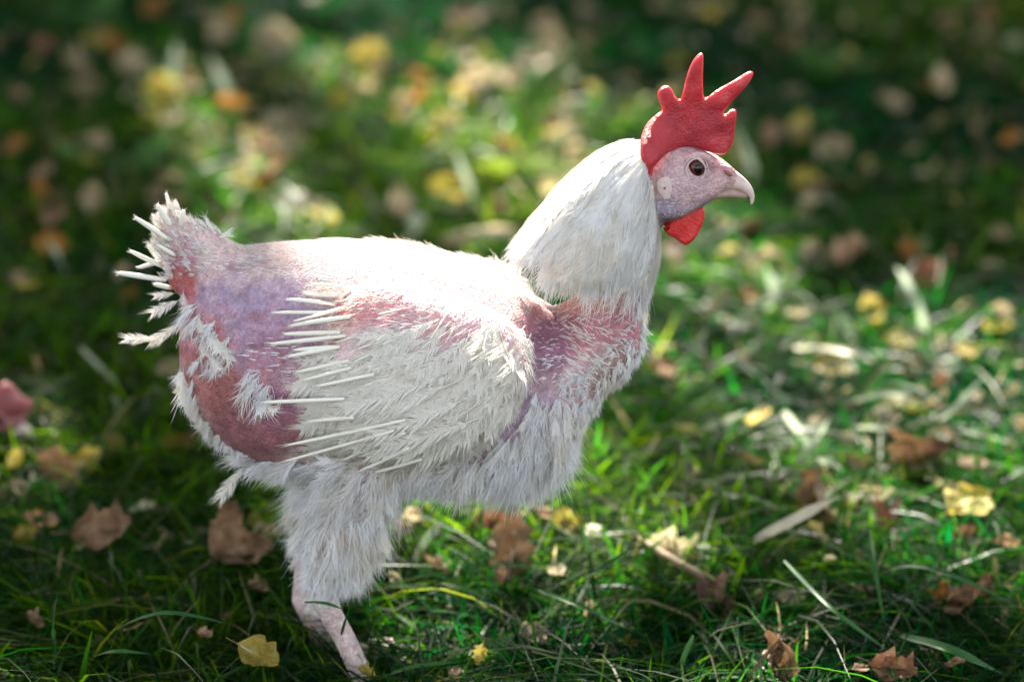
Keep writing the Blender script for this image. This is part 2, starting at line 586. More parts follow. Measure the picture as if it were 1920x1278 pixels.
# ------------------------------------------------------------------ the tree whose crown dapples the light (stands behind, above the picture)
SHADE = [  # centre px, radii px, darkness (where the photograph's ground lies in tree shade)
    (1600, 60, 600, 190, 1.0), (1860, 330, 360, 280, 1.0), (1570, 330, 180, 150, .9), (1150, 40, 200, 70, .9),
    (110, 690, 270, 105, 1.0), (50, 330, 150, 260, .97), (190, 430, 130, 120, .9), (60, 60, 170, 120, .7), (600, -14, 800, 34, .8),
    (240, 1180, 420, 135, 1.0), (1700, 1230, 480, 90, .8), (720, 1250, 300, 70, .8), (1150, 1260, 350, 45, .6), (1650, 560, 110, 60, .75),
]
def tree():
    root = thing('shade_tree', 'broad leafy tree spreading its boughs over the lawn behind the hen', 'tree', (-1.2, 5.4, 0))
    ox = Vector((-1.2, 5.4, 0))
    n = 120000
    gx, gy = rng.uniform(-5.0, 5.0, n), rng.uniform(-3.0, 8.0, n)
    px, py = PX(np.stack([gx, gy, np.full(n, .02)], -1))
    dk = np.zeros(n)
    wob = (fnoise(gx * 6, gy * 6, 61) - .5) * 1.1
    for cx, cy, rx, ry, s in SHADE:
        q = np.hypot((px - cx) / rx, (py - cy) / ry) + wob * .5
        dk = np.maximum(dk, s * sstep(1.08, .86, q))
    out = (gy > 2.15) | (gx < -.75 - .1 * gy) | (gx > .75 + .1 * gy)
    out |= gy < -.1
    dk = np.where(out, np.maximum(dk, .82 + .14 * sstep(.36, .5, fnoise(gx * 2.2, gy * 2.2, 71))), dk)
    dk = np.where((gy < -.06) & (gy > -1.5), .96, dk)
    clear = (gy < -.10) & (gy > -.60) & (gx > -.34) & (gx < .30)
    dk = np.where(clear, 0, dk)
    lam = -np.log(1 - dk * .982)
    A = .0042
    dens = lam / A * (10.0 * 11.0) / n
    cnt = np.floor(dens + rng.random(n)).astype(int)
    k = np.repeat(np.arange(n), cnt)
    h = rng.uniform(2.3, 3.9, len(k))
    c = np.stack([gx[k], gy[k], np.zeros(len(k))], -1) + rng.normal(0, .03, (len(k), 3)) * [1, 1, 0]
    c = c + SUNV * (h / SUNV[2])[:, None]
    # leaf: a folded rhombus of four triangles
    m = len(k)
    a = unit(rng.normal(size=(m, 3)) * [1, 1, .5]); b = unit(np.cross(a, unit(SUNV + rng.normal(0, .45, (m, 3))))); nn = np.cross(a, b)
    l, w_ = rng.uniform(.05, .075, m)[:, None], rng.uniform(.026, .038, m)[:, None]
    v = np.stack([c - a * l, c - b * w_ + nn * .012, c + a * l, c + b * w_ + nn * .012], 1).reshape(-1, 3)
    i = np.arange(m)[:, None] * 4
    f = np.vstack([i + np.array([[0, 1, 2]]), i + np.array([[0, 2, 3]])])
    o = obj('crown', mesh_from('crown', v - np.array(ox), f, False), LIME, root, 'stuff')
    # trunk and limbs
    mb = MB()
    tp = [(0, 0, -.1), (.03, -.02, 1.2), (.0, .02, 2.4), (.05, -.05, 3.6), (.1, -.1, 5.2)]
    mb.add(tube(tp, [.26, .19, .16, .12, .05], n=14, sub=14))
    obj('trunk', mb.mesh('trunk'), TWIG, root)
    bins = {}
    for q in c[::23]:
        bins.setdefault((int(q[0] // 1.4), int(q[1] // 1.4)), []).append(q)
    for key, pts in list(bins.items())[:48]:
        e = np.mean(pts, 0) - np.array(ox)
        s0 = np.array([.02, -.02, 1.9 + 1.5 * random.random()])
        mid = s0 * .5 + e * .5 + np.array([0, 0, .35])
        vv, ff = tube([s0, s0 * .8 + mid * .2 + [0, 0, .1], mid, e], [.032, .024, .014, .004], n=7, sub=9)
        obj('limb', mesh_from('limb', vv, ff), TWIG, root)
tree()

# ------------------------------------------------------------------ the hen
HEN = thing('hen', 'moulting white hen with bare pink patches and tall red comb, walking on the grass', 'hen', tuple(W(640, 1345, 0)))
ROOT = np.array(HEN.location)
def hobj(name, me, mat, parent=HEN, kind=None):
    """meshes are modelled in world places, then stored relative to the hen's base"""
    v = verts(me) - ROOT
    me.vertices.foreach_set('co', v.astype(np.float32).ravel()); me.update()
    return obj(name, me, mat, parent, kind)

def profile_loft(st, n=30, sub=60, yc=0.0):
    """stations (x px, top px, bottom px, half width m) of a side view -> rounded solid about y=yc."""
    st = spline(st, sub)
    top, bot = W(st[:, 0], st[:, 1], yc), W(st[:, 0], st[:, 2], yc)
    hW = (top[:, 2] - bot[:, 2]) / 2
    b = np.sqrt(np.maximum((hW * cp) ** 2 - (st[:, 3] * sp) ** 2, (hW * cp * .6) ** 2)) / cp
    c = (top + bot) / 2
    side = np.tile([0., 1., 0.], (len(st), 1)); up = np.tile([0., 0., 1.], (len(st), 1))
    return ellipse_sweep(c, side, up, st[:, 3], b, n)

def px_tube(pts, y, n=16, sub=24):
    """pts: (px,py,r px across, r px deep)"""
    a = np.array(pts, float)
    yy = np.broadcast_to(np.asarray(y, float), (len(a),))
    return tube(W(a[:, 0], a[:, 1], yy), a[:, 3] * MPP, a[:, 2] * MPP, n, sub)

def hen_body():
    mb = MB()
    mb.add(profile_loft([(338, 610, 690, .012), (352, 560, 740, .028), (378, 512, 790, .042), (430, 468, 838, .056), (500, 453, 868, .066), (600, 447, 880, .072),
                         (700, 448, 890, .075), (800, 466, 896, .074), (900, 500, 902, .070), (980, 540, 900, .062), (1040, 575, 868, .054),
                         (1085, 596, 800, .046), (1130, 600, 735, .038), (1165, 588, 705, .031), (1200, 575, 660, .020)]))
    # tail stump
    mb.add(px_tube([(440, 520, 62, 74), (400, 496, 56, 62), (360, 470, 54, 50), (335, 440, 44, 40), (322, 408, 24, 26), (316, 392, 9, 12)], 0))
    mb.add(px_tube([(400, 540, 50, 50), (352, 520, 38, 40), (325, 505, 24, 28)], 0))
    # neck
    mb.add(px_tube([(1030, 690, 88, 115), (1085, 640, 80, 100), (1130, 590, 62, 74), (1165, 535, 48, 56), (1185, 470, 42, 48), (1205, 400, 42, 46), (1232, 345, 44, 44)], 0))
    # head
    mb.add(profile_loft([(1196, 312, 372, .010), (1208, 292, 392, .022), (1232, 275, 414, .034), (1262, 267, 416, .0375), (1295, 270, 402, .036), (1325, 281, 388, .030),
                         (1350, 294, 379, .023), (1368, 308, 374, .0175), (1382, 320, 371, .013), (1390, 332, 368, .008)][0:10], sub=40) if False else
           profile_loft([(1196, 312, 372, .006), (1208, 292, 392, .0115), (1232, 275, 414, .0155), (1262, 267, 416, .017), (1295, 270, 402, .0165), (1325, 281, 384, .0135),
                         (1345, 291, 370, .0110), (1362, 303, 358, .0085), (1377, 317, 351, .006), (1388, 330, 346, .003)], sub=40))
    # brow ridge, both sides
    for s in (-1, 1):
        mb.add(px_tube([(1285, 296, 7, 7), (1308, 289, 8, 8), (1330, 297, 8, 7), (1342, 312, 6, 6)], s * .0128, 10, 12))
        mb.add(px_tube([(1352, 322, 12, 8), (1366, 322, 13, 8), (1378, 330, 8, 6)], s * .0062, 10, 10))
        mb.add(px_tube([(1232, 385, 20, 18), (1262, 395, 18, 20), (1300, 384, 11, 14), (1330, 371, 6, 7)], s * .0105, 10, 12))
    # legs: thigh, drumstick, shank, toes
    for s, dx in ((-1, 8), (1, -30)):
        y = s * .036
        dy = 0
        mb.add(px_tube([(690 + dx, 800, 100, 62), (668 + dx, 880, 80, 54), (645 + dx, 950, 60, 44), (634 + dx, 1015, 58, 44), (618 + dx, 1066, 42, 36), (602 + dx, 1104, 25, 23), (598 + dx, 1128, 23, 22)], [y * 1.1, y * 1.1, y, y, y, y, y]))
        mb.add(px_tube([(596 + dx, 1116, 24, 23), (612 + dx, 1150, 23, 20), (640 + dx, 1200, 22, 19), (668 + dx, 1262, 22, 19), (690 + dx, 1316, 25, 23), (698 + dx, 1340, 23, 23)], y))
        fb = W(696 + dx, 1342, y)
        fb[2] = .016
        for ang, ln in ((-.42, .062), (0.02, .072), (.45, .060), (math.pi - .35, .032)):
            dv = np.array([math.cos(ang), math.sin(ang) * s, 0])
            p = [fb, fb + dv * ln * .35 + [0, 0, .003], fb + dv * ln * .7 + [0, 0, -.003], fb + dv * ln + [0, 0, -.008]]
            mb.add(tube(p, [.0075, .0062, .0054, .0042], n=10, sub=10))
    return remesh(mb, .0022, 5)

BODY = hen_body()
BV, BN = verts(BODY), normals(BODY)

def blend(c, m, col):
    m = np.clip(m, 0, 1)[:, None]
    return c * (1 - m) + np.array(col) * m

def patch(px, py, cx, cy, rx, ry, rot=0, soft=.45, warp=.35, s=0):
    dx, dy = px - cx, py - cy
    a = math.radians(rot)
    u, v = (dx * math.cos(a) + dy * math.sin(a)) / rx, (-dx * math.sin(a) + dy * math.cos(a)) / ry
    q = np.hypot(u, v) + (fnoise(px / 34, py / 34, s) - .5) * warp * 1.6
    return sstep(1 + soft, 1 - soft, q)

def paint_skin(v):
    sym = v.copy(); sym[:, 1] = -np.abs(sym[:, 1])
    px, py = PX(sym)
    c = np.tile([.70, .56, .54], (len(v), 1))
    fine = fnoise(px / 9, py / 9, 5)
    c = blend(c, patch(px, py, 640, 470, 300, 45, 0, .4), (.70, .54, .52))
    c = blend(c, .95 * patch(px, py, 478, 590, 118, 82, 8, .35, .6, 1), (.40, .31, .44))
    c = blend(c, .8 * patch(px, py, 500, 660, 80, 50, 0, .4, .6, 2), (.40, .24, .33))
    c = blend(c, .95 * patch(px, py, 388, 690, 52, 125, -14, .3, .5, 3), (.44, .17, .15))
    c = blend(c, .95 * patch(px, py, 482, 795, 78, 88, 45, .3, .5, 4), (.36, .16, .17))
    c = blend(c, .8 * patch(px, py, 520, 760, 45, 40, 0, .4, .5, 6), (.34, .16, .26))
    c = blend(c, .95 * patch(px, py, 335, 530, 34, 46, -20, .3, .3, 7), (.52, .15, .14))
    c = blend(c, .6 * patch(px, py, 345, 480, 34, 30, 0, .4, .4, 8), (.55, .28, .38))
    c = blend(c, .8 * patch(px, py, 350, 610, 22, 60, 0, .4, .3, 9), (.58, .22, .26))
    c = blend(c, .9 * patch(px, py, 1090, 600, 130, 66, -4, .4, .5, 10), (.48, .19, .22))
    c = blend(c, .8 * patch(px, py, 1024, 655, 48, 66, 20, .4, .4, 11), (.28, .14, .22))  # bruised purple skin, painted darker to deepen the hollow before the wing
    c = blend(c, .8 * patch(px, py, 1100, 565, 95, 18, -8, .5, .5, 12), (.60, .26, .18))
    c = blend(c, .6 * patch(px, py, 900, 540, 60, 22, 25, .5, .6, 13), (.58, .36, .44))
    c = blend(c, .5 * patch(px, py, 820, 462, 46, 14, 15, .5, .4, 14), (.66, .40, .44))
    c = blend(c, .85 * patch(px, py, 1150, 700, 60, 46, -50, .4, .4, 15), (.30, .22, .17))
    c = blend(c, .7 * patch(px, py, 930, 800, 120, 60, -30, .4, .6, 16), (.40, .30, .46))
    # head
    hd = (px > 1205) & (py < 430)
    ch = np.tile([.68, .48, .47], (len(v), 1))
    ch = blend(ch, patch(px, py, 1280, 350, 50, 40, 0, .6), (.67, .51, .53))
    ch = blend(ch, .8 * patch(px, py, 1245, 400, 44, 26, 10, .4, .3), (.40, .38, .50))
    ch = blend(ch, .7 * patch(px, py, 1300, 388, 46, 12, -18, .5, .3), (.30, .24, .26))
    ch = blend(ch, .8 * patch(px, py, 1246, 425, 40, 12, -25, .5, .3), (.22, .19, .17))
    ch = blend(ch, .7 * patch(px, py, 1357, 306, 22, 16, 30, .5, .2), (.58, .26, .28))
    ch = blend(ch, .6 * patch(px, py, 1300, 276, 60, 10, 8, .5, .2), (.60, .36, .42))
    c[hd] = ch[hd]
    lg = py > 1120
    c[lg] = np.array([.68, .59, .55]) * (.85 + .3 * fine[lg, None])
    mid = fnoise(px / 17, py / 17, 77)
    c = blend(c, .55 * sstep(.5, .72, mid) * patch(px, py, 440, 720, 130, 160, 0, .4, .5, 31), (.54, .24, .25))
    c = blend(c, .5 * sstep(.52, .7, fnoise(px / 12, py / 12, 78)) * patch(px, py, 470, 600, 140, 100, 0, .4, .5, 32), (.62, .47, .55))
    return c * (.62 + .52 * fine[:, None])

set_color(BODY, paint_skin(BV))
BVH = BVHTree.FromPolygons([Vector(q) for q in BV], tris(BODY).tolist())
BODY_SAMPLES = surf_samples(BODY, 420000)

def hit(px, py, bvh=BVH):
    r = bvh.ray_cast(Vector(CAM), Vector(ray(px, py)))
    return (None, None) if r[0] is None else (np.array(r[0]), np.array(r[1]))

# wing shell, near side, then mirrored
WING_PX = [(628, 560), (660, 534), (720, 524), (800, 536), (870, 556), (925, 578), (962, 606), (985, 650), (1000, 700), (985, 728), (962, 762), (930, 796), (885, 824), (820, 842),
           (750, 856), (690, 856), (640, 828), (606, 780), (598, 720), (608, 660), (612, 610)]
def wing_shell():
    poly = WING_PX
    out = spline(poly + poly[:1], 90)[:-1]
    poly2 = [tuple(q) for q in out]
    gx, gy = np.meshgrid(np.arange(590, 1010, 9.0), np.arange(518, 870, 9.0))
    gx, gy = gx.ravel() + rng.uniform(-1, 1, gx.size), gy.ravel() + rng.uniform(-1, 1, gy.size)
    k = inpoly(gx, gy, poly2) & (polydist(gx, gy, poly2) > 5)
    pts = np.vstack([out, np.stack([gx[k], gy[k]], -1)])
    d = polydist(pts[:, 0], pts[:, 1], poly2); d[:len(out)] = 0
    p2, F2 = tri_fill(pts, len(out)); d = polydist(p2[:, 0], p2[:, 1], poly2)
    v = []
    for (x, y), dd in zip(p2, d):
        p, nrm = hit(x, y)
        if p is None:
            p = W(x, y, -.05); nrm = np.array([0, -1., 0])
        front = float(sstep(820, 990, x))
        T = .014 + .017 * front
        Rr = 46 - 16 * front
        th = T * math.sqrt(max(0, 1 - (1 - min(dd / Rr, 1)) ** 2)) - .002
        th += (fnoise(np.array([x / 30]), np.array([y / 30]), 91)[0] - .5) * .003
        v.append(p + (nrm * .45 + np.array([0, -.55, .05])) * th)
    return np.array(v), F2
WV, WF = wing_shell()
# level the shell a little so it does not copy every bump beneath
def relax(v, f, it=6):
    nb = [set() for _ in v]
    cnt = {}
    for q in f:
        for a, b in zip(q, q[1:] + q[:1]):
            nb[a].add(b); nb[b].add(a)
            e = (min(a, b), max(a, b)); cnt[e] = cnt.get(e, 0) + 1
    bd = {i for e, c in cnt.items() if c == 1 for i in e}
    for _ in range(it):
        w_ = v.copy()
        for i, s in enumerate(nb):
            if i not in bd and s:
                w_[i] = v[i] * .5 + .5 * np.mean(v[list(s)], 0)
        v = w_
    return v
WV = relax(WV, WF)
WBVH = BVHTree.FromPolygons([Vector(q) for q in WV], WF)

def hit2(px, py):
    """first of wing or body along the sight line"""
    a, an = hit(px, py, WBVH)
    b, bn = hit(px, py)
    if a is not None and an.dot(ray(px, py)) > 0: an = -an
    if b is None: return a, an
    if a is None: return b, bn
    return (a, an) if np.linalg.norm(a - CAM) < np.linalg.norm(b - CAM) else (b, bn)

def paint_wing(v):
    px, py = PX(v)
    c = np.tile([.70, .56, .56], (len(v), 1))
    c = blend(c, .95 * patch(px, py, 690, 568, 70, 42, 10, .4, .6, 21), (.60, .22, .24))
    c = blend(c, .7 * patch(px, py, 790, 600, 120, 30, 18, .5, .7, 22), (.64, .33, .36))
    c = blend(c, .6 * patch(px, py, 640, 600, 30, 50, 10, .5, .6, 23), (.58, .26, .20))
    c = blend(c, .7 * patch(px, py, 900, 660, 46, 50, 0, .5, .7, 24), (.46, .22, .30))
    c = blend(c, .6 * patch(px, py, 985, 690, 18, 60, 0, .5, .4, 25), (.55, .36, .32))
    return c * (.86 + .28 * fnoise(px / 8, py / 8, 26)[:, None])

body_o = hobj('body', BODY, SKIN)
WINGS = []
for s in (1, -1):
    v = WV * [1, s, 1]
    f = WF if s == 1 else [q[::-1] for q in WF]
    me = mesh_from('wing', v, f)
    set_color(me, paint_wing(WV))
    WINGS.append(hobj('wing', me, SKIN))

# ---------------- plumage: feathers that can be told apart
def frame_matrix(p, d, n, scale):
    x = unit(d); z = unit(n - n.dot(x) * x); y = np.cross(z, x)
    m = Matrix(((x[0], y[0], z[0], p[0]), (x[1], y[1], z[1], p[1]), (x[2], y[2], z[2], p[2]), (0, 0, 0, 1)))
    if isinstance(scale, tuple):
        return m @ Matrix.Diagonal((*scale, 1))
    return m @ Matrix.Scale(scale, 4)

def place(o, parent, m, mirror=False):
    if mirror:
        m = Matrix.Diagonal((1, -1, 1, 1)) @ m
    o.parent = parent
    o.matrix_local = Matrix.Translation(-Vector(ROOT)) @ m if True else m

def feather_mesh(name, hw, nb, sweep, ragged, bendz, seed, shaft_r=.013, bare=.12):
    """unit length feather along +X, vane flat in XY, made of overlapping barbs on a rounded shaft"""
    g = np.random.default_rng(seed)
    sp_ = lambda t: np.array([t, .03 * math.sin(t * 3 + seed), -bendz * t * t])
    V, F, n = [], [], 0
    # shaft: four sided
    ts = np.linspace(0, 1, 6)
    for t in ts:
        c = sp_(t); r = shaft_r * (1 - .85 * t)
        V += [c + [0, r, 0], c + [0, 0, r], c + [0, -r, 0], c + [0, 0, -r]]
    for i in range(5):
        for j in range(4):
            F.append([i * 4 + j, i * 4 + (j + 1) % 4, i * 4 + 4 + (j + 1) % 4, i * 4 + 4 + j])
    n = len(V)
    for k in range(nb):
        t = bare + (1 - bare) * (k + .5) / nb
        prof = hw * (max(0.0, math.sin(math.pi * min(1, (t - bare * .6) / (1.06 - bare * .6))) ** .55))
        for sgn in (-1, 1):
            l = prof * (1 + g.normal(0, ragged))
            if g.random() < ragged * .25: l *= .5
            a = max(.24, sweep + g.normal(0, .08 + ragged * .22))
            c = sp_(t)
            dx, dy = math.cos(a) * l / math.sin(a) * .8, sgn * l
            wd = (1 - bare) / nb * .75
            z = g.normal(0, .010)
            V += [c + [-wd, 0, 0], c + [wd, 0, 0], c + [dx * .6 + wd, dy * .62, z - .02 * hw], c + [dx * .6 - wd, dy * .62, z - .02 * hw], c + [dx, dy, z * 2.2 - .10 * hw]]
            F += [[n, n + 1, n + 2, n + 3], [n + 3, n + 2, n + 4]]
            n += 5
    return mesh_from(name, np.array(V), F)

VANES = [feather_mesh('feather', .19, 46, .38, .13, .12, 1, .011), feather_mesh('feather', .21, 46, .42, .20, .06, 2, .011), feather_mesh('feather', .17, 42, .36, .16, .16, 3, .011), feather_mesh('feather', .19, 36, .46, .4, .0, 4, .009)]
for m in VANES: m.materials.append(CREAM)
FV = {m.name: (verts(m), tris(m)) for m in VANES}
LONGV = [feather_mesh('long_feather', .085, 60, .36, .12, .14, 5, .012), feather_mesh('long_feather', .10, 60, .38, .2, .10, 6, .012)]
for m in LONGV: m.materials.append(CREAM)
def quill_mesh(seed, bend):
    """a waxy pin feather sheath with a little brush of barbs breaking out of its tip"""
    g = np.random.default_rng(seed)
    v, f = tube([(0, 0, 0), (.3, .0, bend * .5), (.7, 0, bend * .6), (.90, 0, bend * .35), (.96, 0, bend * .3)], [.030, .043, .040, .030, .016], n=8, sub=9)
    V, F = [v], list(f); n = len(v)
    for k in range(9):
        a = g.uniform(0, 6.28); r0, r1 = .016, g.uniform(.02, .07)
        p0 = np.array([g.uniform(.86, .94), r0 * math.cos(a), r0 * math.sin(a) + bend * .3]); p1 = np.array([g.uniform(.98, 1.08), r1 * math.cos(a), r1 * math.sin(a) + bend * .2])
        o = np.array([0, -math.sin(a), math.cos(a)]) * .008
        V.append(np.array([p0 - o, p0 + o, p1])); F.append([n, n + 1, n + 2]); n += 3
    return mesh_from('quill', np.vstack(V), F)
QM = [quill_mesh(1, .02), quill_mesh(2, -.03), quill_mesh(3, .05)]
for m in QM: m.materials.append(QUILL)

def add_piece(name, me, parent_pair, px0, py0, px1, py1, lift0, lift1, thick=None, mirror=True, face=None, on=hit2, ybase=None):
    """a feather or quill from base pixel to tip pixel, lying lift metres off the skin at each end"""
    a, an = on(px0, py0)
    b, bn = on(px1, py1)
    if a is None:
        a = W(px0, py0, ybase if ybase is not None else 0.0); an = np.array([0, -1., .2])
    if b is None or np.linalg.norm(b - a) > 2.2 * MPP * math.hypot(px1 - px0, py1 - py0):
        b = W(px1, py1, a[1] + (.0 if ybase is None else 0)); bn = an
    p = a + an * lift0
    q = b + bn * lift1
    L = np.linalg.norm(q - p)
    n = an if face is None else np.asarray(face, float)
    sc = L if thick is None else (L, thick, thick)
    m = frame_matrix(p, q - p, n, sc)
    for i, par in enumerate(parent_pair):
        o = bpy.data.objects.new(name, me); COL.objects.link(o)
        place(o, par, m, i == 1)

WING_QUILLS = [(660, 545, 583, 541), (640, 557, 567, 554), (632, 573, 536, 569), (630, 588, 512, 592), (650, 578, 551, 606), (658, 596, 544, 615), (640, 624, 533, 629), (650, 630, 506, 645), (640, 650, 552, 656),
               (640, 650, 541, 669), (655, 676, 557, 695), (660, 690, 574, 706), (650, 741, 500, 740), (665, 772, 585, 776), (760, 778, 540, 812), (740, 796, 532, 841), (760, 800, 648, 841), (765, 822, 677, 857), (790, 838, 700, 868), (700, 700, 620, 722)]
for k, (a, b, c, d) in enumerate(WING_QUILLS):
    r = (.0013 + .0005 * random.random()) / .043
    lo = .006 if b > 685 else 0
    add_piece('quill', QM[k % 3], WINGS, a, b, c, d, .0015 + lo, .0035 + lo * .8 + .003 * random.random(), r * (.85 if lo else .85))
# shafts crossing the covert feathers
for k in range(46):
    x = random.uniform(650, 930); y = random.uniform(575, 800)
    if not inpoly(np.array([x]), np.array([y]), WING_PX)[0]: continue
    f_ = float(sstep(720, 960, x))
    ang = R(158 - 62 * f_ + random.gauss(0, 8)); L = random.uniform(34, 70)
    add_piece('quill', QM[k % 3], WINGS, x, y, x + L * math.cos(ang), y + L * math.sin(ang), .0012, .0045, random.uniform(.0003, .0006) / .043)

coverts = []
for row in range(22):
    for q in range(16):
        x = 1000 - row * 19 + random.gauss(0, 5); y = 565 + q * 20 + (row % 2) * 10 + random.gauss(0, 4)
        if not inpoly(np.array([x]), np.array([y]), WING_PX)[0]: continue
        dens = float(sstep(602, 676, y - max(0, 760 - x) * .20)) if x < 900 else float(sstep(585, 635, y))
        if random.random() > dens: continue
        coverts.append((x, y))
coverts.sort(key=lambda q: q[0] * .9 - q[1] * .45)
for k, (x, y) in enumerate(coverts):
    f_ = float(sstep(740, 965, x))
    ang = R(163 - 58 * f_ + random.gauss(0, 5))
    L = random.uniform(46, 66)
    t = k / len(coverts)
    add_piece('feather', VANES[random.choice([0, 1, 1, 2])], WINGS, x + 12, y - 8, x + L * math.cos(ang), y + L * math.sin(ang), .0006 + .0020 * t, .0030 + .0024 * t + .0015 * random.random())
# long flight feathers along the lower edge and front of the wing
for k, (a, b, c, d) in enumerate([(955, 650, 905, 800), (950, 690, 860, 815), (940, 720, 815, 828), (925, 745, 775, 842), (900, 760, 740, 838), (880, 745, 700, 800), (860, 720, 690, 770), (840, 700, 650, 752), (800, 690, 630, 726), (965, 640, 945, 770), (930, 620, 950, 730), (900, 780, 720, 822), (860, 790, 690, 838), (830, 770, 610, 790)]):
    add_piece('long_feather', LONGV[k % 2], WINGS, a, b, c, d, .005, .009)

# tail quills (parts of the hen)
for k, (a, b, c, d, yy) in enumerate([(326, 415, 311, 360, .0), (336, 402, 327, 374, .012), (322, 425, 294, 381, -.012), (316, 428, 284, 402, .016), (318, 450, 250, 406, -.016), (328, 460, 277, 421, .008), (330, 480, 293, 458, -.02),
                                  (318, 512, 275, 457, .02), (306, 500, 241, 469, -.004), (312, 525, 216, 511, -.014), (306, 488, 257, 503, .014), (340, 420, 345, 392, -.01), (330, 445, 300, 408, .02), (322, 540, 286, 532, .012)]):
    p, q = W(a, b, yy * .7), W(c, d, yy)
    L = np.linalg.norm(q - p)
    o = bpy.data.objects.new('tail_quill', QM[k % 3]); COL.objects.link(o)
    r = random.uniform(.0014, .0019) / .043
    place(o, HEN, frame_matrix(p, q - p, np.array([0, -1., .3]), (L, r, r)))
# loose vent and rump feathers
for k, (a, b, c, d, yy, mi) in enumerate([(340, 602, 284, 641, -.006, 0), (300, 636, 238, 637, -.006, 2), (338, 560, 287, 588, -.012, 1), (330, 548, 292, 556, .01, 1), (345, 545, 360, 575, -.036, 3), (372, 590, 392, 625, -.05, 3), (388, 610, 418, 660, -.056, 3), (378, 625, 398, 662, -.056, 1),
                                      (400, 630, 440, 668, -.062, 2), (390, 655, 420, 690, -.062, 3), (470, 745, 520, 765, -.07, 3), (462, 868, 415, 936, -.01, 2), (346, 690, 342, 760, -.02, 3), (352, 745, 330, 735, -.01, 2)]):
    p, nrm = hit(a, b)
    off = p is None
    if off: p = W(a, b, yy)
    q, qn = hit(c, d)
    q = W(c, d, p[1] - .006) if q is None or off else q + qn * .006
    o = bpy.data.objects.new('loose_feather', VANES[mi]); COL.objects.link(o)
    L = np.linalg.norm(q - p)
    place(o, HEN, frame_matrix(p, q - p, np.array([.2, -1., .3]), L))

# ---------------- down, stubble: uncountable
def mask_down(px, py):
    n = fnoise(px / 26, py / 26, 51)
    A = inpoly(px, py, [(1215, 640), (1130, 690), (1060, 700), (1000, 735), (965, 805), (885, 854), (760, 866), (640, 850), (540, 864), (470, 870), (440, 905), (470, 1000), (1100, 1000), (1120, 780)]) * 1.0
    leg = inpoly(px, py, [(470, 880), (760, 880), (740, 1000), (720, 1095), (660, 1124), (556, 1126), (520, 1095), (500, 1000)]) * 1.0
    V = inpoly(px, py, [(330, 690), (362, 700), (372, 760), (420, 830), (500, 872), (520, 900), (420, 900), (330, 800)]) * .9
    T = patch(px, py, 335, 440, 62, 74, 0, .4, .5) * 1.9
    U = patch(px, py, 900, 800, 120, 36, -32, .5, .5) * -.55
    F = inpoly(px, py, [(1190, 540), (1250, 500), (1240, 600), (1205, 660), (1150, 700), (1110, 700), (1160, 640), (1186, 600)]) * 1.0
    R1 = patch(px, py, 408, 645, 34, 50, -20, .5, .6) * .75
    R2 = patch(px, py, 480, 715, 66, 20, 28, .5, .7) * .6
    R3 = patch(px, py, 372, 600, 14, 40, 0, .5, .5) * .5
    return np.clip(np.maximum.reduce([A + U * A, R1, R2, R3, leg, V, T, F, inpoly(px, py, [(1200, 280), (1214, 288), (1228, 345), (1238, 395), (1236, 430), (1222, 400), (1210, 340)]) * 1.4]) * (.45 + 1.1 * n), 0, 1)

def down_dir(px, py):
    """hang direction in the photo's plane (x, down)"""
    x = np.full(px.shape, -.45); y = np.ones(px.shape)
    b = sstep(1000, 1100, px); x = x * (1 - b) - .75 * b
    lg = (py > 930) & (px < 760)
    x = np.where(lg, -.25 + (px - 620) / 420, x)
    th = (py > 850) & (py <= 930) & (px < 700)
    x = np.where(th, -.9, x); y = np.where(th, .55, y)
    v = (px < 500) & (py < 900)
    x = np.where(v, -.75, x)
    tl = (px < 400) & (py < 560)
    x = np.where(tl, -.75, x); y = np.where(tl, -.6, y)
    return unit(np.stack([x, np.zeros(px.shape), -y], -1))

def tufts(p, n, d, Lm, M_, spread, lift, width, shaft=True):
    K = len(p)
    tan = unit(d - (d * n).sum(1, keepdims=True) * n + 1e-6)
    ax = unit(tan + n * lift[:, None])
    sidev = unit(np.cross(ax, n))
    k = np.repeat(np.arange(K), M_)
    s = rng.random(len(k)) ** 1.2
    L = Lm[k]
    base = p[k] + ax[k] * (L * s * .55)[:, None] - n[k] * .0008 + (tan[k] * (s * s)[:, None] - n[k] * (s * s * .25)[:, None]) * (L * .2)[:, None]
    dirv = unit(ax[k] + sidev[k] * rng.normal(0, spread, len(k))[:, None] + n[k] * rng.normal(0, spread * .55, len(k))[:, None])
    bend = tan[k] * .25 + np.array([0, 0, -.28]) + rng.normal(0, .16, (len(k), 3))
    ln = L * rng.uniform(.35, .75, len(k)) * (1 - .35 * s)
    return base, dirv, ln, np.full(len(k), width) * rng.uniform(.6, 1.3, len(k)), bend

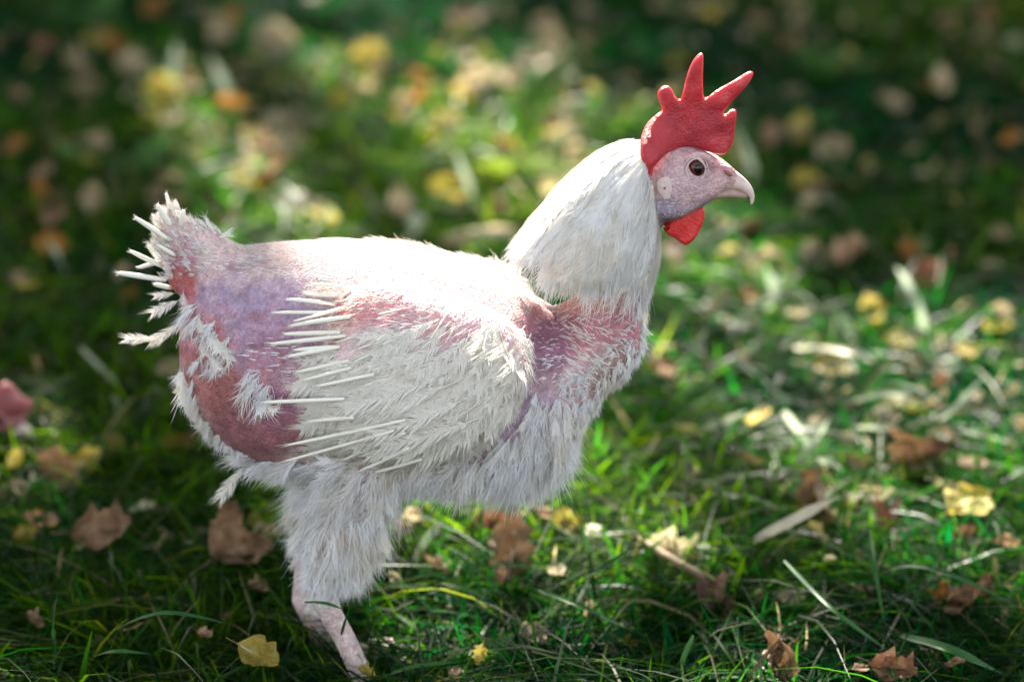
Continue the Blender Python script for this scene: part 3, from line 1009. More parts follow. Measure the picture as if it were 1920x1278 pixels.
def down():
    p, n = BODY_SAMPLES
    sym = p * [1, 0, 1] - [0, 1, 0] * np.abs(p)
    px, py = PX(sym)
    m = rng.random(len(p)) < mask_down(px, py) * .030
    far = p[:, 1] > .02
    m &= ~(far & (rng.random(len(p)) < .55))
    m &= py < 1128
    p, n, px, py = p[m], n[m], px[m], py[m]
    d = down_dir(px, py)
    L = rng.uniform(.010, .021, len(p))
    L = np.where((py > 830) & (px > 560), rng.uniform(.012, .025, len(p)), L)
    d = unit(d + rng.normal(0, .30, d.shape))
    L = np.where((py > 930) & (px < 760), rng.uniform(.016, .028, len(p)) * np.clip(1.3 - (py - 930) / 200, .42, 1.2), L)
    L = np.where((px < 470) & (py > 600), rng.uniform(.005, .012, len(p)), L)
    edge = (px > 1195) & (py < 440)
    L = np.where((px > 1060) & (py < 800), np.where(edge, rng.uniform(.003, .0055, len(p)), rng.uniform(.004, .010, len(p))), L)
    L = np.where((px < 400) & (py < 560), rng.uniform(.004, .010, len(p)), L)
    lift = np.where((py > 930) & (px < 760), .40, .75) + rng.normal(0, .22, len(p))
    b, dv, ln, wd, be = tufts(p, n, d, L, 32, .42, lift, .00036)
    be = be + np.repeat(rng.normal(0, .22, (len(p), 3)), 32, 0)
    v, f, i, t = ribbons(b, dv, ln, wd, be, 4, None, .9, rng.normal(0, .12, (len(b), 3)))
    # whole small feathers among the fluff: shaft and ragged vane
    ok = np.where((L > .009) & (rng.random(len(p)) < .22))[0]
    V, F, c0 = [v], [f], len(v)
    for k in ok:
        me = VANES[int(rng.integers(0, 4))]
        fv = FV[me.name]; 
        ax = d[k] - n[k] * d[k].dot(n[k]); ax = unit(unit(ax + 1e-6) + n[k] * min(.8, lift[k] * .8)); z = unit(n[k] + rng.normal(0, .35, 3)); z = unit(z - ax * z.dot(ax)); y = np.cross(z, ax)
        q = fv[0].copy(); q[:, 2] -= .22 * q[:, 0] ** 2 - .10 * rng.normal() * q[:, 0] ** 2; q[:, 1] += .15 * rng.normal() * q[:, 0] ** 2
        V.append(p[k] + (q @ np.stack([ax, y, z])) * L[k] * rng.uniform(.65, 1.05)); F.append(fv[1] + c0); c0 += len(q)
    v = np.vstack(V); f = np.vstack([np.hstack([x, x[:, 2:3]]) if x.shape[1] == 3 else x for x in F]) if False else None
    quads = F[0]; tr = np.vstack([quads[:, [0, 1, 2]], quads[:, [0, 2, 3]]] + F[1:])
    f = tr
    hobj('down', mesh_from('down', v, f), DOWN, HEN, 'stuff')
down()

def mask_stub(px, py):
    n = fnoise(px / 18, py / 18, 81)
    back = inpoly(px, py, [(420, 440), (800, 440), (1000, 520), (1120, 560), (1000, 600), (880, 560), (720, 545), (610, 545), (560, 520), (430, 520), (360, 470)]) * .6
    nk = inpoly(px, py, [(1000, 560), (1180, 540), (1240, 420), (1200, 640), (1110, 740), (1020, 720)]) * .55
    hi = patch(px, py, 1120, 640, 50, 40, 0, .5, .5) * .8
    fl = patch(px, py, 540, 680, 80, 40, 20, .5, .5) * .4
    jaw = patch(px, py, 1246, 402, 36, 20, 0, .5, .3) * 2.0
    return np.clip(np.maximum.reduce([back, nk, hi, fl, jaw]) * (.3 + 1.1 * n), 0, 1)

def stubble():
    p, n = BODY_SAMPLES
    sym = p * [1, 0, 1] - [0, 1, 0] * np.abs(p)
    px, py = PX(sym)
    m = rng.random(len(p)) < mask_stub(px, py) * .085
    p, n, px, py = p[m], n[m], px[m], py[m]
    N = len(p)
    d = np.tile([-1., 0, .05], (N, 1))
    ne = px > 1000
    d[ne] = unit(np.array([-.85, 0, -.5]) + np.zeros((ne.sum(), 3)))
    br = (px > 1060) & (py > 600)
    d[br] = unit(np.array([-.8, 0, .35]) + rng.normal(0, .25, (br.sum(), 3)))
    jaw = (px > 1205) & (py < 430)
    tan = unit(d - (d * n).sum(1, keepdims=True) * n + 1e-6)
    dv = unit(tan + n * rng.uniform(.10, .35, N)[:, None] + rng.normal(0, .12, (N, 3)))
    L = rng.uniform(.0025, .0062, N) * np.where(br, 1.5, 1)
    L[jaw] = .0013
    wdt = rng.uniform(.0004, .0008, N); wdt[jaw] = .00028
    v, f, i, t = ribbons(p, dv, L, wdt, n * -.06 + rng.normal(0, .05, (N, 3)), 2, n, .75)
    hobj('feather_stubble', mesh_from('feather_stubble', v, f), WHITE, HEN, 'stuff')
    # the same on the wings, with loose barbs over the coverts
    v0, t0 = WV, np.array([q[:3] for q in WF])
    me = mesh_from('tmpw', WV, WF)
    p, n = surf_samples(me, 16000)
    bpy.data.meshes.remove(me)
    fl = n[:, 1] > 0
    n[fl] *= -1
    px, py = PX(p)
    keep = rng.random(len(p)) < (.05 + .6 * fnoise(px / 16, py / 16, 83)) * np.where(py > 625, .22, .75)
    p, n, px, py = p[keep], n[keep], px[keep], py[keep]
    f_ = sstep(740, 965, px)
    ang = np.radians(160 - 58 * f_ + rng.normal(0, 14, len(p)))
    d = np.stack([np.cos(ang), np.zeros(len(p)), -np.sin(ang)], -1)
    tan = unit(d - (d * n).sum(1, keepdims=True) * n)
    low = py > 600
    L = np.where(low, rng.uniform(.006, .016, len(p)), rng.uniform(.003, .009, len(p)))
    dv = unit(tan + n * rng.uniform(.06, .3, len(p))[:, None] + rng.normal(0, .14, (len(p), 3)))
    v, f, i, t = ribbons(p, dv, L, rng.uniform(.0003, .0006, len(p)), rng.normal(0, .1, (len(p), 3)) - n * .05, 3, None, .8)
    for k, s in enumerate((1, -1)):
        hobj('stubble', mesh_from('stubble', v * [1, s, 1], f), WHITE, WINGS[k], 'stuff')
stubble()

# ---------------- neck hackle
HG = [  # guide curves head -> hem (px, px, depth) from the nape round to the throat
    [(1206, 274, 0), (1150, 288, 0), (1080, 336, 0), (1012, 408, 0), (952, 472, 0)],
    [(1206, 279, -.008), (1150, 304, -.016), (1085, 364, -.024), (1022, 440, -.027), (968, 506, -.026)],
    [(1208, 288, -.014), (1165, 330, -.027), (1110, 400, -.038), (1062, 480, -.042), (1026, 548, -.035)],
    [(1211, 302, -.018), (1182, 352, -.031), (1142, 425, -.041), (1108, 505, -.045), (1080, 566, -.036)],
    [(1214, 320, -.020), (1202, 375, -.030), (1178, 440, -.037), (1154, 505, -.040), (1132, 560, -.033)],
    [(1218, 340, -.019), (1216, 392, -.024), (1206, 445, -.027), (1190, 505, -.028), (1168, 556, -.027)],
    [(1222, 365, -.017), (1227, 408, -.018), (1225, 455, -.019), (1212, 505, -.021), (1186, 560, -.022)],
    [(1224, 385, -.004), (1233, 425, -.004), (1234, 480, -.004), (1220, 540, -.004), (1192, 605, -.004)],
]
HC = np.array([[np.append(W(x, y, z), 0)[:3] for x, y, z in g] for g in HG])
HC = np.array([spline(g, 25) for g in HC])                       # (8,25,3)
HCF = np.stack([spline(HC[:, j], 57) for j in range(25)], 1)     # (57,25,3)

def cape(a, u):
    """a in 0..1 nape->throat, u in 0..1 head->hem"""
    x, y = np.clip(a, 0, 1) * 56, np.clip(u, 0, 1) * 24
    i, j = np.minimum(x.astype(int), 55), np.minimum(y.astype(int), 23)
    fx, fy = (x - i)[..., None], (y - j)[..., None]
    return (HCF[i, j] * (1 - fx) + HCF[i + 1, j] * fx) * (1 - fy) + (HCF[i, j + 1] * (1 - fx) + HCF[i + 1, j + 1] * fx) * fy

def hackle():
    # soft under layer, shorter than the feathers
    nu, nv = 24, 40
    A, U = np.meshgrid(np.linspace(0, 1, nv), np.linspace(0, .68, nu), indexing='ij')
    p = cape(A, U)
    axis = np.stack([p[..., 0].mean(0), np.zeros(nu), p[..., 2].mean(0)], -1)
    p = axis[None] + (p - axis[None]) * .90
    n_ = fnoise(A * 40, U * 5, 7)
    full = np.concatenate([p[::-1] * [1, -1, 1], p[1:]], 0)
    v = full.reshape(-1, 3); k = len(full)
    i = np.arange(k * nu).reshape(k, nu)
    f = np.stack([i[:-1, :-1], i[1:, :-1], i[1:, 1:], i[:-1, 1:]], -1).reshape(-1, 4)
    hobj('hackle_underlayer', mesh_from('hackle_underlayer', v, f), WHITE, HEN)
    # lanceolate feathers: each a narrow blade that follows the cape, fraying at its tip
    NF = 900
    a = rng.random(NF); u0 = rng.random(NF) ** .8 * .62 - .02
    ln = rng.uniform(.30, .46, NF)
    u1 = np.minimum(u0 + ln, .76 + .28 * fnoise(a * 19, np.zeros(NF), 3) + rng.uniform(-.06, .08, NF))
    seg = 7
    t = np.linspace(0, 1, seg)
    uu = u0[:, None] + (u1 - u0)[:, None] * t[None]
    aa = a[:, None] + rng.normal(0, .012, NF)[:, None] * t[None]
    P = cape(aa, uu)
    ext = np.maximum(uu - 1, 0)
    e = 1e-3
    ta = unit(cape(np.clip(aa + .01, 0, 1), uu) - cape(np.clip(aa - .01, 0, 1), uu))
    tu = unit(cape(aa, np.clip(uu + .02, 0, 1)) - cape(aa, np.clip(uu - .02, 0, 1)))
    nr = unit(np.cross(ta, tu))
    s_ = np.sign((nr * (P - np.array([HCF[..., 0].mean(), 0, HCF[..., 2].mean()]))).sum(-1))[..., None]
    nr = nr * np.where(s_ == 0, 1, s_)
    P = P + tu * (ext * .05)[..., None] + nr * (rng.uniform(-.0014, .0010, NF)[:, None] + .0038 * (fnoise(a * 17, u0 * 7, 9) - .5)[:, None] - .001 * (1 - t)[None] + .0014 * np.sin(t * 3)[None])[..., None]
    hw = rng.uniform(.0040, .0068, NF)[:, None] * np.sin(np.pi * np.clip(t * .86 + .10, 0, 1))[None]
    L_, R_ = P - ta * hw[..., None] - nr * (hw * .25)[..., None], P + ta * hw[..., None] - nr * (hw * .25)[..., None]
    blade = np.stack([L_, P, R_], 2).reshape(NF, -1, 3)
    q = np.array([[3 * i + j, 3 * i + j + 1, 3 * i + 4 + j, 3 * i + 3 + j] for i in range(seg - 1) for j in range(2)])
    # fraying barbs
    NS = 21000
    sa = rng.random(NS); su = rng.random(NS) ** .75 * .9
    hem = .78 + .30 * fnoise(sa * 19, np.zeros(NS), 3) + rng.uniform(-.08, .10, NS)
    sl = rng.uniform(.10, .30, NS)
    se = np.minimum(su + sl, hem)
    ok = se > su + .03
    sa, su, se = sa[ok], su[ok], se[ok]; NS = len(sa)
    off = rng.uniform(-.0006, .0016, NS)
    tt = np.linspace(0, 1, 5)
    uu = su[:, None] + (se - su)[:, None] * tt
    aa = sa[:, None] + rng.normal(0, .02, NS)[:, None] * tt
    P = cape(aa, uu)
    tu = unit(cape(aa, np.clip(uu + .03, 0, 1)) - cape(aa, np.clip(uu - .03, 0, 1)))
    ta = unit(cape(np.clip(aa + .01, 0, 1), uu) - cape(np.clip(aa - .01, 0, 1), uu))
    nr = unit(np.cross(ta, tu))
    s_ = np.sign((nr * (P - np.array([HCF[..., 0].mean(), 0, HCF[..., 2].mean()]))).sum(-1))[..., None]
    nr = nr * np.where(s_ == 0, 1, s_)
    P = P + tu * (np.maximum(uu - 1, 0) * .05)[..., None] + nr * (off[:, None] + .0012 * tt[None])[..., None]
    wd = rng.uniform(.00016, .00034, NS)[:, None] * np.clip(1 - tt ** 3, .06, 1)[None]
    sv = np.stack([P - ta * wd[..., None], P + ta * wd[..., None]], 2).reshape(NS, -1, 3)
    q2 = np.array([[2 * i, 2 * i + 1, 2 * i + 3, 2 * i + 2] for i in range(4)])
    fl = rng.random(NS) < .5
    sv[fl] *= [1, -1, 1]
    flb = rng.random(NF) < .4
    # both sides of the neck
    blade2 = blade[flb].copy() * [1, -1, 1]
    B = np.concatenate([blade, blade2])
    n1 = B.shape[1]
    f1 = (np.arange(len(B))[:, None, None] * n1 + q).reshape(-1, 4)
    hobj('hackle_feathers', mesh_from('hackle_feathers', B.reshape(-1, 3), f1), WHITE, HEN, 'stuff')
    f2 = (np.arange(NS)[:, None, None] * 10 + q2).reshape(-1, 4)
    hobj('hackle_barbs', mesh_from('hackle_barbs', sv.reshape(-1, 3), f2), WHITE, HEN, 'stuff')
hackle()
def hackle_vanes():
    vm = [feather_mesh('tmp_vane', .10, 46, .30, .10, .02, 40 + k, .008, .05) for k in range(3)]
    fv = [(verts(m), tris(m)) for m in vm]
    V, F, c0 = [], [], 0
    n = 300
    for k in range(n):
        a = np.array([random.random() ** 1.1]); u = np.array([.02 + .62 * random.random()])
        hem = .80 + .26 * (fnoise(a * 19, np.zeros(1), 3)[0] - .2)
        if u[0] > hem - .12: continue
        p = cape(a, u)[0]
        L = random.uniform(.024, .042) * (1.1 - .3 * u[0])
        q = fv[k % 3][0].copy()
        q[:, 1] += random.gauss(0, .05) * q[:, 0] ** 2
        aa = a + q[:, 1] * L / .11 + random.gauss(0, .02) * q[:, 0]
        uu = u + q[:, 0] * L / .105
        off_ = random.uniform(.0001, .0026)
        fl_ = np.where(aa < 0, -1.0, 1.0)
        P = cape(np.abs(aa), uu)
        ta = unit(cape(np.clip(np.abs(aa) + .02, 0, 1), uu) - cape(np.clip(np.abs(aa) - .02, 0, 1), uu))
        tu = unit(cape(np.abs(aa), np.clip(uu + .03, 0, 1)) - cape(np.abs(aa), np.clip(uu - .03, 0, 1)))
        nr = unit(np.cross(ta, tu))
        ctr = np.array([P[:, 0].mean() + .012, .0, P[:, 2].mean() - .012])
        nr = nr * np.where((nr * (P - ctr)).sum(1, keepdims=True) < 0, -1.0, 1.0)
        w_ = P + nr * (off_ + q[:, 2:3] * L * .5 + .0012 * q[:, :1]) + tu * (np.maximum(uu - 1, 0) * .05)[:, None]
        w_[:, 1] *= fl_
        for sgn in ((1, -1) if random.random() < .6 else (1,)):
            V.append(w_ * [1, sgn, 1]); F.append(fv[k % 3][1] + c0); c0 += len(q)
    for m in vm: bpy.data.meshes.remove(m)
    hobj('pointed_hackle_feathers', mesh_from('pointed_hackle_feathers', np.vstack(V), np.vstack(F)), WHITE, HEN, 'stuff')
hackle_vanes()
def wisps():
    n = 270
    a = rng.random(n) ** 1.2; u = .62 + .24 * rng.random(n)
    p = cape(a, u)
    tu = unit(cape(a, np.clip(u + .03, 0, 1)) - cape(a, np.clip(u - .03, 0, 1)))
    nr = unit(np.stack([np.zeros(n), -np.ones(n), .2 * np.ones(n)], -1))
    fl = rng.random(n) < .4
    p[fl] *= [1, -1, 1]; tu[fl] *= [1, -1, 1]; nr[fl] *= [1, -1, 1]
    d = unit(tu + np.array([0, 0, -.3]) + nr * -.10 + rng.normal(0, .12, (n, 3)))
    L = rng.uniform(.010, .028, n)
    b, dv, ln, wd, be = tufts(p - nr * .003, nr, d, L, 16, .22, rng.normal(.0, .1, n), .00032)
    v, f, i, t = ribbons(b, dv, ln, wd, be, 3, None, .9)
    hobj('hackle_wisps', mesh_from('hackle_wisps', v, f), WHITE, HEN, 'stuff')
wisps()

# ---------------- comb, wattles, beak, eyes
def fleshy_plate(name, outline, T, Rr, y0, lean=0.0, wav=.0, dense=5.0, n=140, pivot=None):
    out = spline(list(outline) + [outline[0]], n)[:-1]
    poly = [tuple(q) for q in out]
    x0, x1, y0_, y1 = out[:, 0].min(), out[:, 0].max(), out[:, 1].min(), out[:, 1].max()
    gx, gy = np.meshgrid(np.arange(x0, x1, dense), np.arange(y0_, y1, dense))
    gx, gy = gx.ravel() + rng.uniform(-.8, .8, gx.size), gy.ravel() + rng.uniform(-.8, .8, gy.size)
    k = inpoly(gx, gy, poly) & (polydist(gx, gy, poly) > 2)
    pts = np.vstack([out, np.stack([gx[k], gy[k]], -1)])
    p2, F2 = tri_fill(pts, n); d = polydist(p2[:, 0], p2[:, 1], poly)
    d[:] = np.where(d < .5, 0, d)
    th = T * np.sqrt(np.maximum(0, 1 - (1 - np.minimum(d / Rr, 1)) ** 2))
    if pivot: th = th * (1 + .5 * sstep(pivot - 60, pivot + 10, p2[:, 1]))
    yc = y0 + (fnoise(p2[:, 0] / 40, p2[:, 1] / 40, 17) - .5) * wav + lean * (p2[:, 1] - out[:, 1].max()) * MPP
    if pivot: yc = yc - .0165 * sstep(1285, 1222, p2[:, 0]) * sstep(205, 300, p2[:, 1])
    base = W(p2[:, 0], p2[:, 1], yc)
    bump_ = (fnoise(p2[:, 0] / 9, p2[:, 1] / 9, 19) - .5) * .0007 * np.minimum(d / 6, 1)
    a = base.copy(); b = base.copy()
    a[:, 1] = yc - th - bump_; b[:, 1] = yc + th + bump_
    nn = len(p2)
    bd = d == 0
    f = []
    for q in F2:
        f.append(list(q)); f.append([i if bd[i] else i + nn for i in q][::-1])
    v = np.vstack([a, b])
    me = mesh_from(name, v, f)
    bm = bmesh.new(); bm.from_mesh(me)
    bmesh.ops.delete(bm, geom=[x for x in bm.verts if not x.link_faces], context='VERTS')
    bmesh.ops.recalc_face_normals(bm, faces=bm.faces)
    bm.to_mesh(me); bm.free()
    me.polygons.foreach_set('use_smooth', np.ones(len(me.polygons), bool))
    return me

COMB_PX = [(1215, 339), (1204, 308), (1200, 280), (1203, 254), (1215, 229), (1233, 213), (1241, 205), (1236, 190), (1233, 175), (1241, 163), (1252, 161), (1260, 168), (1266, 181), (1275, 186), (1280, 174), (1287, 146), (1296, 120), (1308, 103), (1316, 100), (1319, 110),
           (1318, 143), (1319, 176), (1325, 183), (1345, 168), (1374, 152), (1398, 137), (1409, 134), (1412, 141), (1402, 159), (1381, 182), (1358, 208), (1360, 214), (1370, 206), (1379, 206), (1381, 217), (1378, 240), (1376, 262), (1368, 281), (1357, 290), (1340, 288),
           (1316, 281), (1300, 276), (1280, 276), (1258, 284), (1240, 298), (1226, 316), (1221, 332)]
hobj('comb', fleshy_plate('comb', COMB_PX, .0026, 11, 0.0, .10, .004, 5, 170, 275), COMB)
WAT_PX = [(1246, 430), (1256, 414), (1287, 396), (1312, 386), (1321, 396), (1318, 418), (1308, 440), (1296, 454), (1286, 459), (1276, 455), (1264, 446), (1252, 440)]
hobj('wattle', fleshy_plate('wattle', WAT_PX, .0022, 12, -.007, -.10, .003, 5, 70), WATT)
hobj('wattle', fleshy_plate('wattle', [(x - 4, y - 4) for x, y in WAT_PX], .0022, 12, .007, .10, .003, 5, 70), WATT)

mb = MB().add(px_tube([(1346, 328, 25, 21), (1366, 334, 19.5, 18), (1384, 342, 14.5, 14), (1396, 350, 11, 10.5), (1405, 359, 8, 7.5), (1410, 369, 5, 5), (1410, 378, 3.2, 3.4), (1408.5, 383, 1.4, 1.8)], 0, 18, 30))
hobj('upper_beak', mb.mesh('upper_beak'), BEAK)
mb = MB().add(px_tube([(1328, 366, 7, 20), (1352, 361, 10, 18.5), (1372, 361, 10, 14.5), (1388, 364, 8, 10), (1398, 367, 5, 5.5), (1402, 368, 1.5, 2)], 0, 16, 24))
hobj('lower_beak', mb.mesh('lower_beak'), BEAKD)

for s in (-1, 1):
    e, en = hit(1305, 317)
    c = e + np.array([0, .0022, -.0003])
    def ms(q): return np.array([q[0], q[1] * (-s), q[2]])
    r = np.array([17, 13, 19.5]) * MPP
    eye = hobj('eye', mesh_from('eye', *(lambda b: (b[0], b[1]))(ball(ms(c), r, 24, 14))), IRIS)
    pc = c + np.array([.0007, -r[1] * .62, .0003])
    hobj('pupil', mesh_from('pupil', *ball(ms(pc), np.array([10, 5.6, 11.5]) * MPP, 18, 10)), PUPIL, eye)
    # lids: two soft rings round the eye
    th = np.linspace(0, 2 * math.pi, 33)
    for k, (rr, tr, nm) in enumerate(((1.06, 2.2, 'eyelid'), (1.30, 1.8, 'eye_ring'))):
        ring = np.stack([c[0] + r[0] * rr * np.cos(th), np.full(33, e[1] - .0008 + .0010 * k) + .0016 * np.cos(th) ** 2 * 0, c[2] + r[2] * rr * np.sin(th)], -1)
        ring[:, 1] += .0011 * (np.cos(th)) * (-1) * -1
        side = unit(np.stack([np.cos(th), np.zeros(33), np.sin(th)], -1)); up = np.tile([0., 1., 0.], (33, 1))
        v, f = ellipse_sweep(ring, side, up, np.full(33, tr * MPP), np.full(33, tr * MPP * 1.1), 8)
        v = v + ((fnoise(v[:, 0] * 420, v[:, 2] * 420, 5 + k) - .5) * .0016)[:, None] * np.array([.6, .6, 1.])
        v = v * [1, -s, 1]
        hobj(nm, mesh_from(nm, v, f), LID)
    p, nrm = hit(1247, 352)
    v, f = ball((0, 0, 0), np.array([16, 22, 4.5]) * MPP, 24, 12)
    v[:, :2] *= 1 + .35 * (fnoise(v[:, :1] * 300, v[:, 1:2] * 300, 3) - .5)
    v[:, 2] += (fnoise(v[:, 0] * 900, v[:, 1] * 900, 3) - .5) * .0012
    m = np.array(frame_matrix(p - nrm * .0005, np.array([1., 0, .2]), nrm, 1.0))
    v = v @ m[:3, :3].T + m[:3, 3]
    lobe = hobj('ear_lobe', mesh_from('ear_lobe', v * [1, -s, 1], f), LOBE)
    q = p + nrm * .0013
    hobj('ear_opening', mesh_from('ear_opening', *ball(ms(q), (.0006, .0008, .0008), 8, 6)), NOST, lobe)
    p, nrm = hit(1365, 325)
    v, f = ball((0, 0, 0), (.0031, .0013, .0010), 14, 8)
    m = np.array(frame_matrix(p + nrm * .0002, np.array([.8, 0, -.55]), nrm, 1.0))
    v = v @ m[:3, :3].T + m[:3, 3]
    hobj('nostril', mesh_from('nostril', v * [1, -s, 1], f), NOST)

# ------------------------------------------------------------------ second hen, mostly beyond the left edge: only its lowered head and a shank show
def second_hen():
    h = W(-3, 777, .40)                                   # head centre
    fx, fy = h[0] - .155, h[1] - .06
    root = thing('hen', 'pink headed hen at the left edge, pecking beside the curled brown leaf', 'hen', (fx, fy, 0))
    def add(name, me, mat):
        v = verts(me) - np.array([fx, fy, 0]); me.vertices.foreach_set('co', v.astype(np.float32).ravel()); me.update()
        return obj(name, me, mat, root)
    O = lambda x, y, z: np.array([fx + x, fy + y, z])
    mb = MB()
    mb.add(tube([O(-.20, -.06, .24), O(-.15, -.05, .25), O(-.08, -.03, .235), O(0, 0, .21), O(.05, .02, .18), O(.075, .03, .15)], [.012, .05, .075, .075, .055, .03], [.02, .06, .085, .085, .06, .03], 24, 40))
    mb.add(tube([O(.03, .01, .19), O(.075, .03, .155), O(.105, .042, .115), O(.130, .052, h[2] + .018), O(.155, .06, h[2])], [.042, .030, .022, .017, .017], [.05, .035, .024, .018, .018], 18, 26))
    mb.add(ball(h, (.021, .0155, .017)))
    mb.add(tube([O(-.22, -.065, .25), O(-.25, -.07, .28), O(-.265, -.075, .30)], [.03, .022, .008], n=12, sub=10))
    sh = G(-4, 1092, 0.0)
    for k, fo in enumerate((sh, O(-.03, .05, 0))):
        hip, kn = O(-.05, -.04 + .08 * k, .17), np.array([fo[0] - .045, fo[1] + .01, .085])
        mb.add(tube([hip, hip * .5 + kn * .5 + [.02, 0, 0], kn], [.045, .032, .014], n=14, sub=14))
        mb.add(tube([kn, kn * .5 + fo * .5, fo + [0, 0, .012]], [.011, .0085, .0095], n=12, sub=12))
        for a in (-.45, .02, .45, 2.9):
            dv = np.array([math.cos(a), math.sin(a), 0])
            mb.add(tube([fo + [0, 0, .012], fo + dv * .03 + [0, 0, .012], fo + dv * (.058 if a < 2 else .03) + [0, 0, .006]], [.007, .006, .004], n=8, sub=8))
    me = remesh(mb, .004, 5)
    v = verts(me)
    n = fnoise(v[:, 0] * 60, v[:, 2] * 60, 3)[:, None]
    c = np.array([.48, .25, .25]) * (1 - n * .5) + np.array([.55, .40, .44]) * n * .5
    c[v[:, 2] < .085] = [.30, .17, .15]
    hd = np.linalg.norm(v - h, axis=1) < .045
    c[hd] = [.46, .20, .21]
    set_color(me, c)
    add('body', me, SKIN)
    # comb flopped over the brow, beak pointing down at the grass
    cx = h + np.array([.002, -.010, .012])
    v, f = ball((0, 0, 0), (.024, .006, .0125), 20, 12)
    v[:, 2] += .004 * np.sin(v[:, 0] * 260) * (v[:, 2] > 0)
    add('comb', mesh_from('comb', v + cx, f), COMBP)
    b0, b1 = h + np.array([.010, -.006, -.010]), W(56, 846, .40)
    v, f = tube([b0, b0 * .5 + b1 * .5 + [.002, 0, .002], b1], [.009, .0075, .0016], [.010, .008, .002], 14, 14)
    add('beak', mesh_from('beak', v, f), BEAK)
    ev, ef = ball(h + np.array([.002, -.0148, .001]), .0042, 12, 8)
    add('eye', mesh_from('eye', ev, ef), IRIS)
    # loose white body down so it belongs with the first hen
    p, nn_ = surf_samples(me, 2600)
    p = p + np.array([fx, fy, 0])
    k = (p[:, 2] > .1) & (p[:, 0] < fx + .10)
    p, nn_ = p[k], nn_[k]
    tan = unit(np.array([-.8, 0, -.5]) - nn_ * (nn_ @ np.array([-.8, 0, -.5]))[:, None])
    b, dv, ln, wd, be = tufts(p, nn_, tan, rng.uniform(.012, .022, len(p)), 10, .4, np.full(len(p), .5), .0007)
    v, f, i, t = ribbons(b, dv, ln, wd, be, 2, None, .9)
    me2 = mesh_from('down', v - np.array([fx, fy, 0]), f)
    obj('down', me2, DOWN, root, 'stuff')
COMBP = comb_material('pale_comb_flesh', (.24, .05, .055), (.32, .09, .09))
second_hen()

# ------------------------------------------------------------------ fallen leaves
def leaf_mesh(name, seed, lobes=0, cup=.25, bendl=.3, width=.34, crumple=.05, twist=0.0):
    g = np.random.default_rng(seed)
    nx, ny = (15, 7) if lobes else (11, 7)
    V = []
    ph = g.uniform(0, 6, 6)
    for i in range(nx):
        t = i / (nx - 1)
        w_ = width * max(.012, math.sin(math.pi * min(1, t ** .85 * .985 + .008)) ** .85)
        if lobes:
            w_ *= .78 + .22 * math.cos(t * (lobes + 1) * 2 * math.pi + .6 + .8 * math.sin(ph[4]))
        for j in range(ny):
            s = j / (ny - 1) * 2 - 1
            w_ *= 1 + g.normal(0, .05) + (.09 * math.sin(t * 17 + ph[3]) * (cup > .3) if j in (0, ny - 1) else 0)
            x, y = t + (.05 * abs(s) if lobes else .03 * abs(s)), s * w_ * (1 + .08 * math.sin(t * 9 + ph[0]) * s)
            z = cup * abs(s) ** 1.6 * (w_ / width) * .6 * (1 + .7 * math.sin(ph[5]) * s) + bendl * (t - .5) ** 2 * 1.3 - (.018 if j == ny // 2 else 0)
            z += crumple * (math.sin(t * 11 + ph[1] + s * 2.2) + math.sin(s * 5 + ph[2] + t * 6) + g.normal(0, .4))
            a = twist * (t - .5)
            y, z = y * math.cos(a) - z * math.sin(a), y * math.sin(a) + z * math.cos(a)
            V.append((x, y, z))
    F = [[i * ny + j, i * ny + j + 1, (i + 1) * ny + j + 1, (i + 1) * ny + j] for i in range(nx - 1) for j in range(ny - 1)]
    n = len(V)
    # stalk
    for t in (0.0, -.16, -.30):
        for k in range(3):
            a = k * 2.094
            V.append((t + .02, .012 * math.cos(a), .012 * math.sin(a) + .2 * t * t + bendl * .3 - .02))
    for q in range(2):
        for k in range(3):
            F.append([n + q * 3 + k, n + q * 3 + (k + 1) % 3, n + q * 3 + 3 + (k + 1) % 3, n + q * 3 + 3 + k])
    V = np.array(V); V[:, 0] -= .5
    return mesh_from(name, V, F)

SHAPES = {'flat': [leaf_mesh('fallen_leaf', s, 0, .12, .15, .33, .018) for s in (1, 2)],
          'curled': [leaf_mesh('fallen_leaf', s, 0, .42, .6, .30, .06, tw) for s, tw in ((3, .5), (4, -.9), (5, 1.6))],
          'oak': [leaf_mesh('fallen_leaf', s, 3, .2, .35, .40, .04, tw) for s, tw in ((6, .3), (7, -.4))],
          'shrivel': [leaf_mesh('fallen_leaf', s, 0, .75, .7, .32, .10, tw) for s, tw in ((8, 1.2), (9, -1.4))],
          'round': [leaf_mesh('fallen_leaf', s, 0, .2, .2, .46, .03) for s in (10, 11)]}
MATS = {'tan': TAN, 'yellow': YEL, 'orange': ORA, 'brown': BRO, 'dark brown': DRK, 'light brown': LBR, 'red brown': RED}
VARS = {}
def leaf_data(shape, k, colour):
    key = (shape, k % len(SHAPES[shape]), colour)
    if key not in VARS:
        me = SHAPES[shape][key[1]].copy(); me.name = 'fallen_leaf'
        me.materials.clear(); me.materials.append(MATS[colour])
        VARS[key] = me
    return VARS[key]

def midrib_mesh():
    v, f = tube([(-.5, 0, .055), (-.2, 0, -.01), (.1, 0, -.03), (.46, 0, .04)], [.018, .016, .012, .004], n=6, sub=8)
    return mesh_from('midrib', v, f)
MR = midrib_mesh(); MR.materials.append(STRAW)

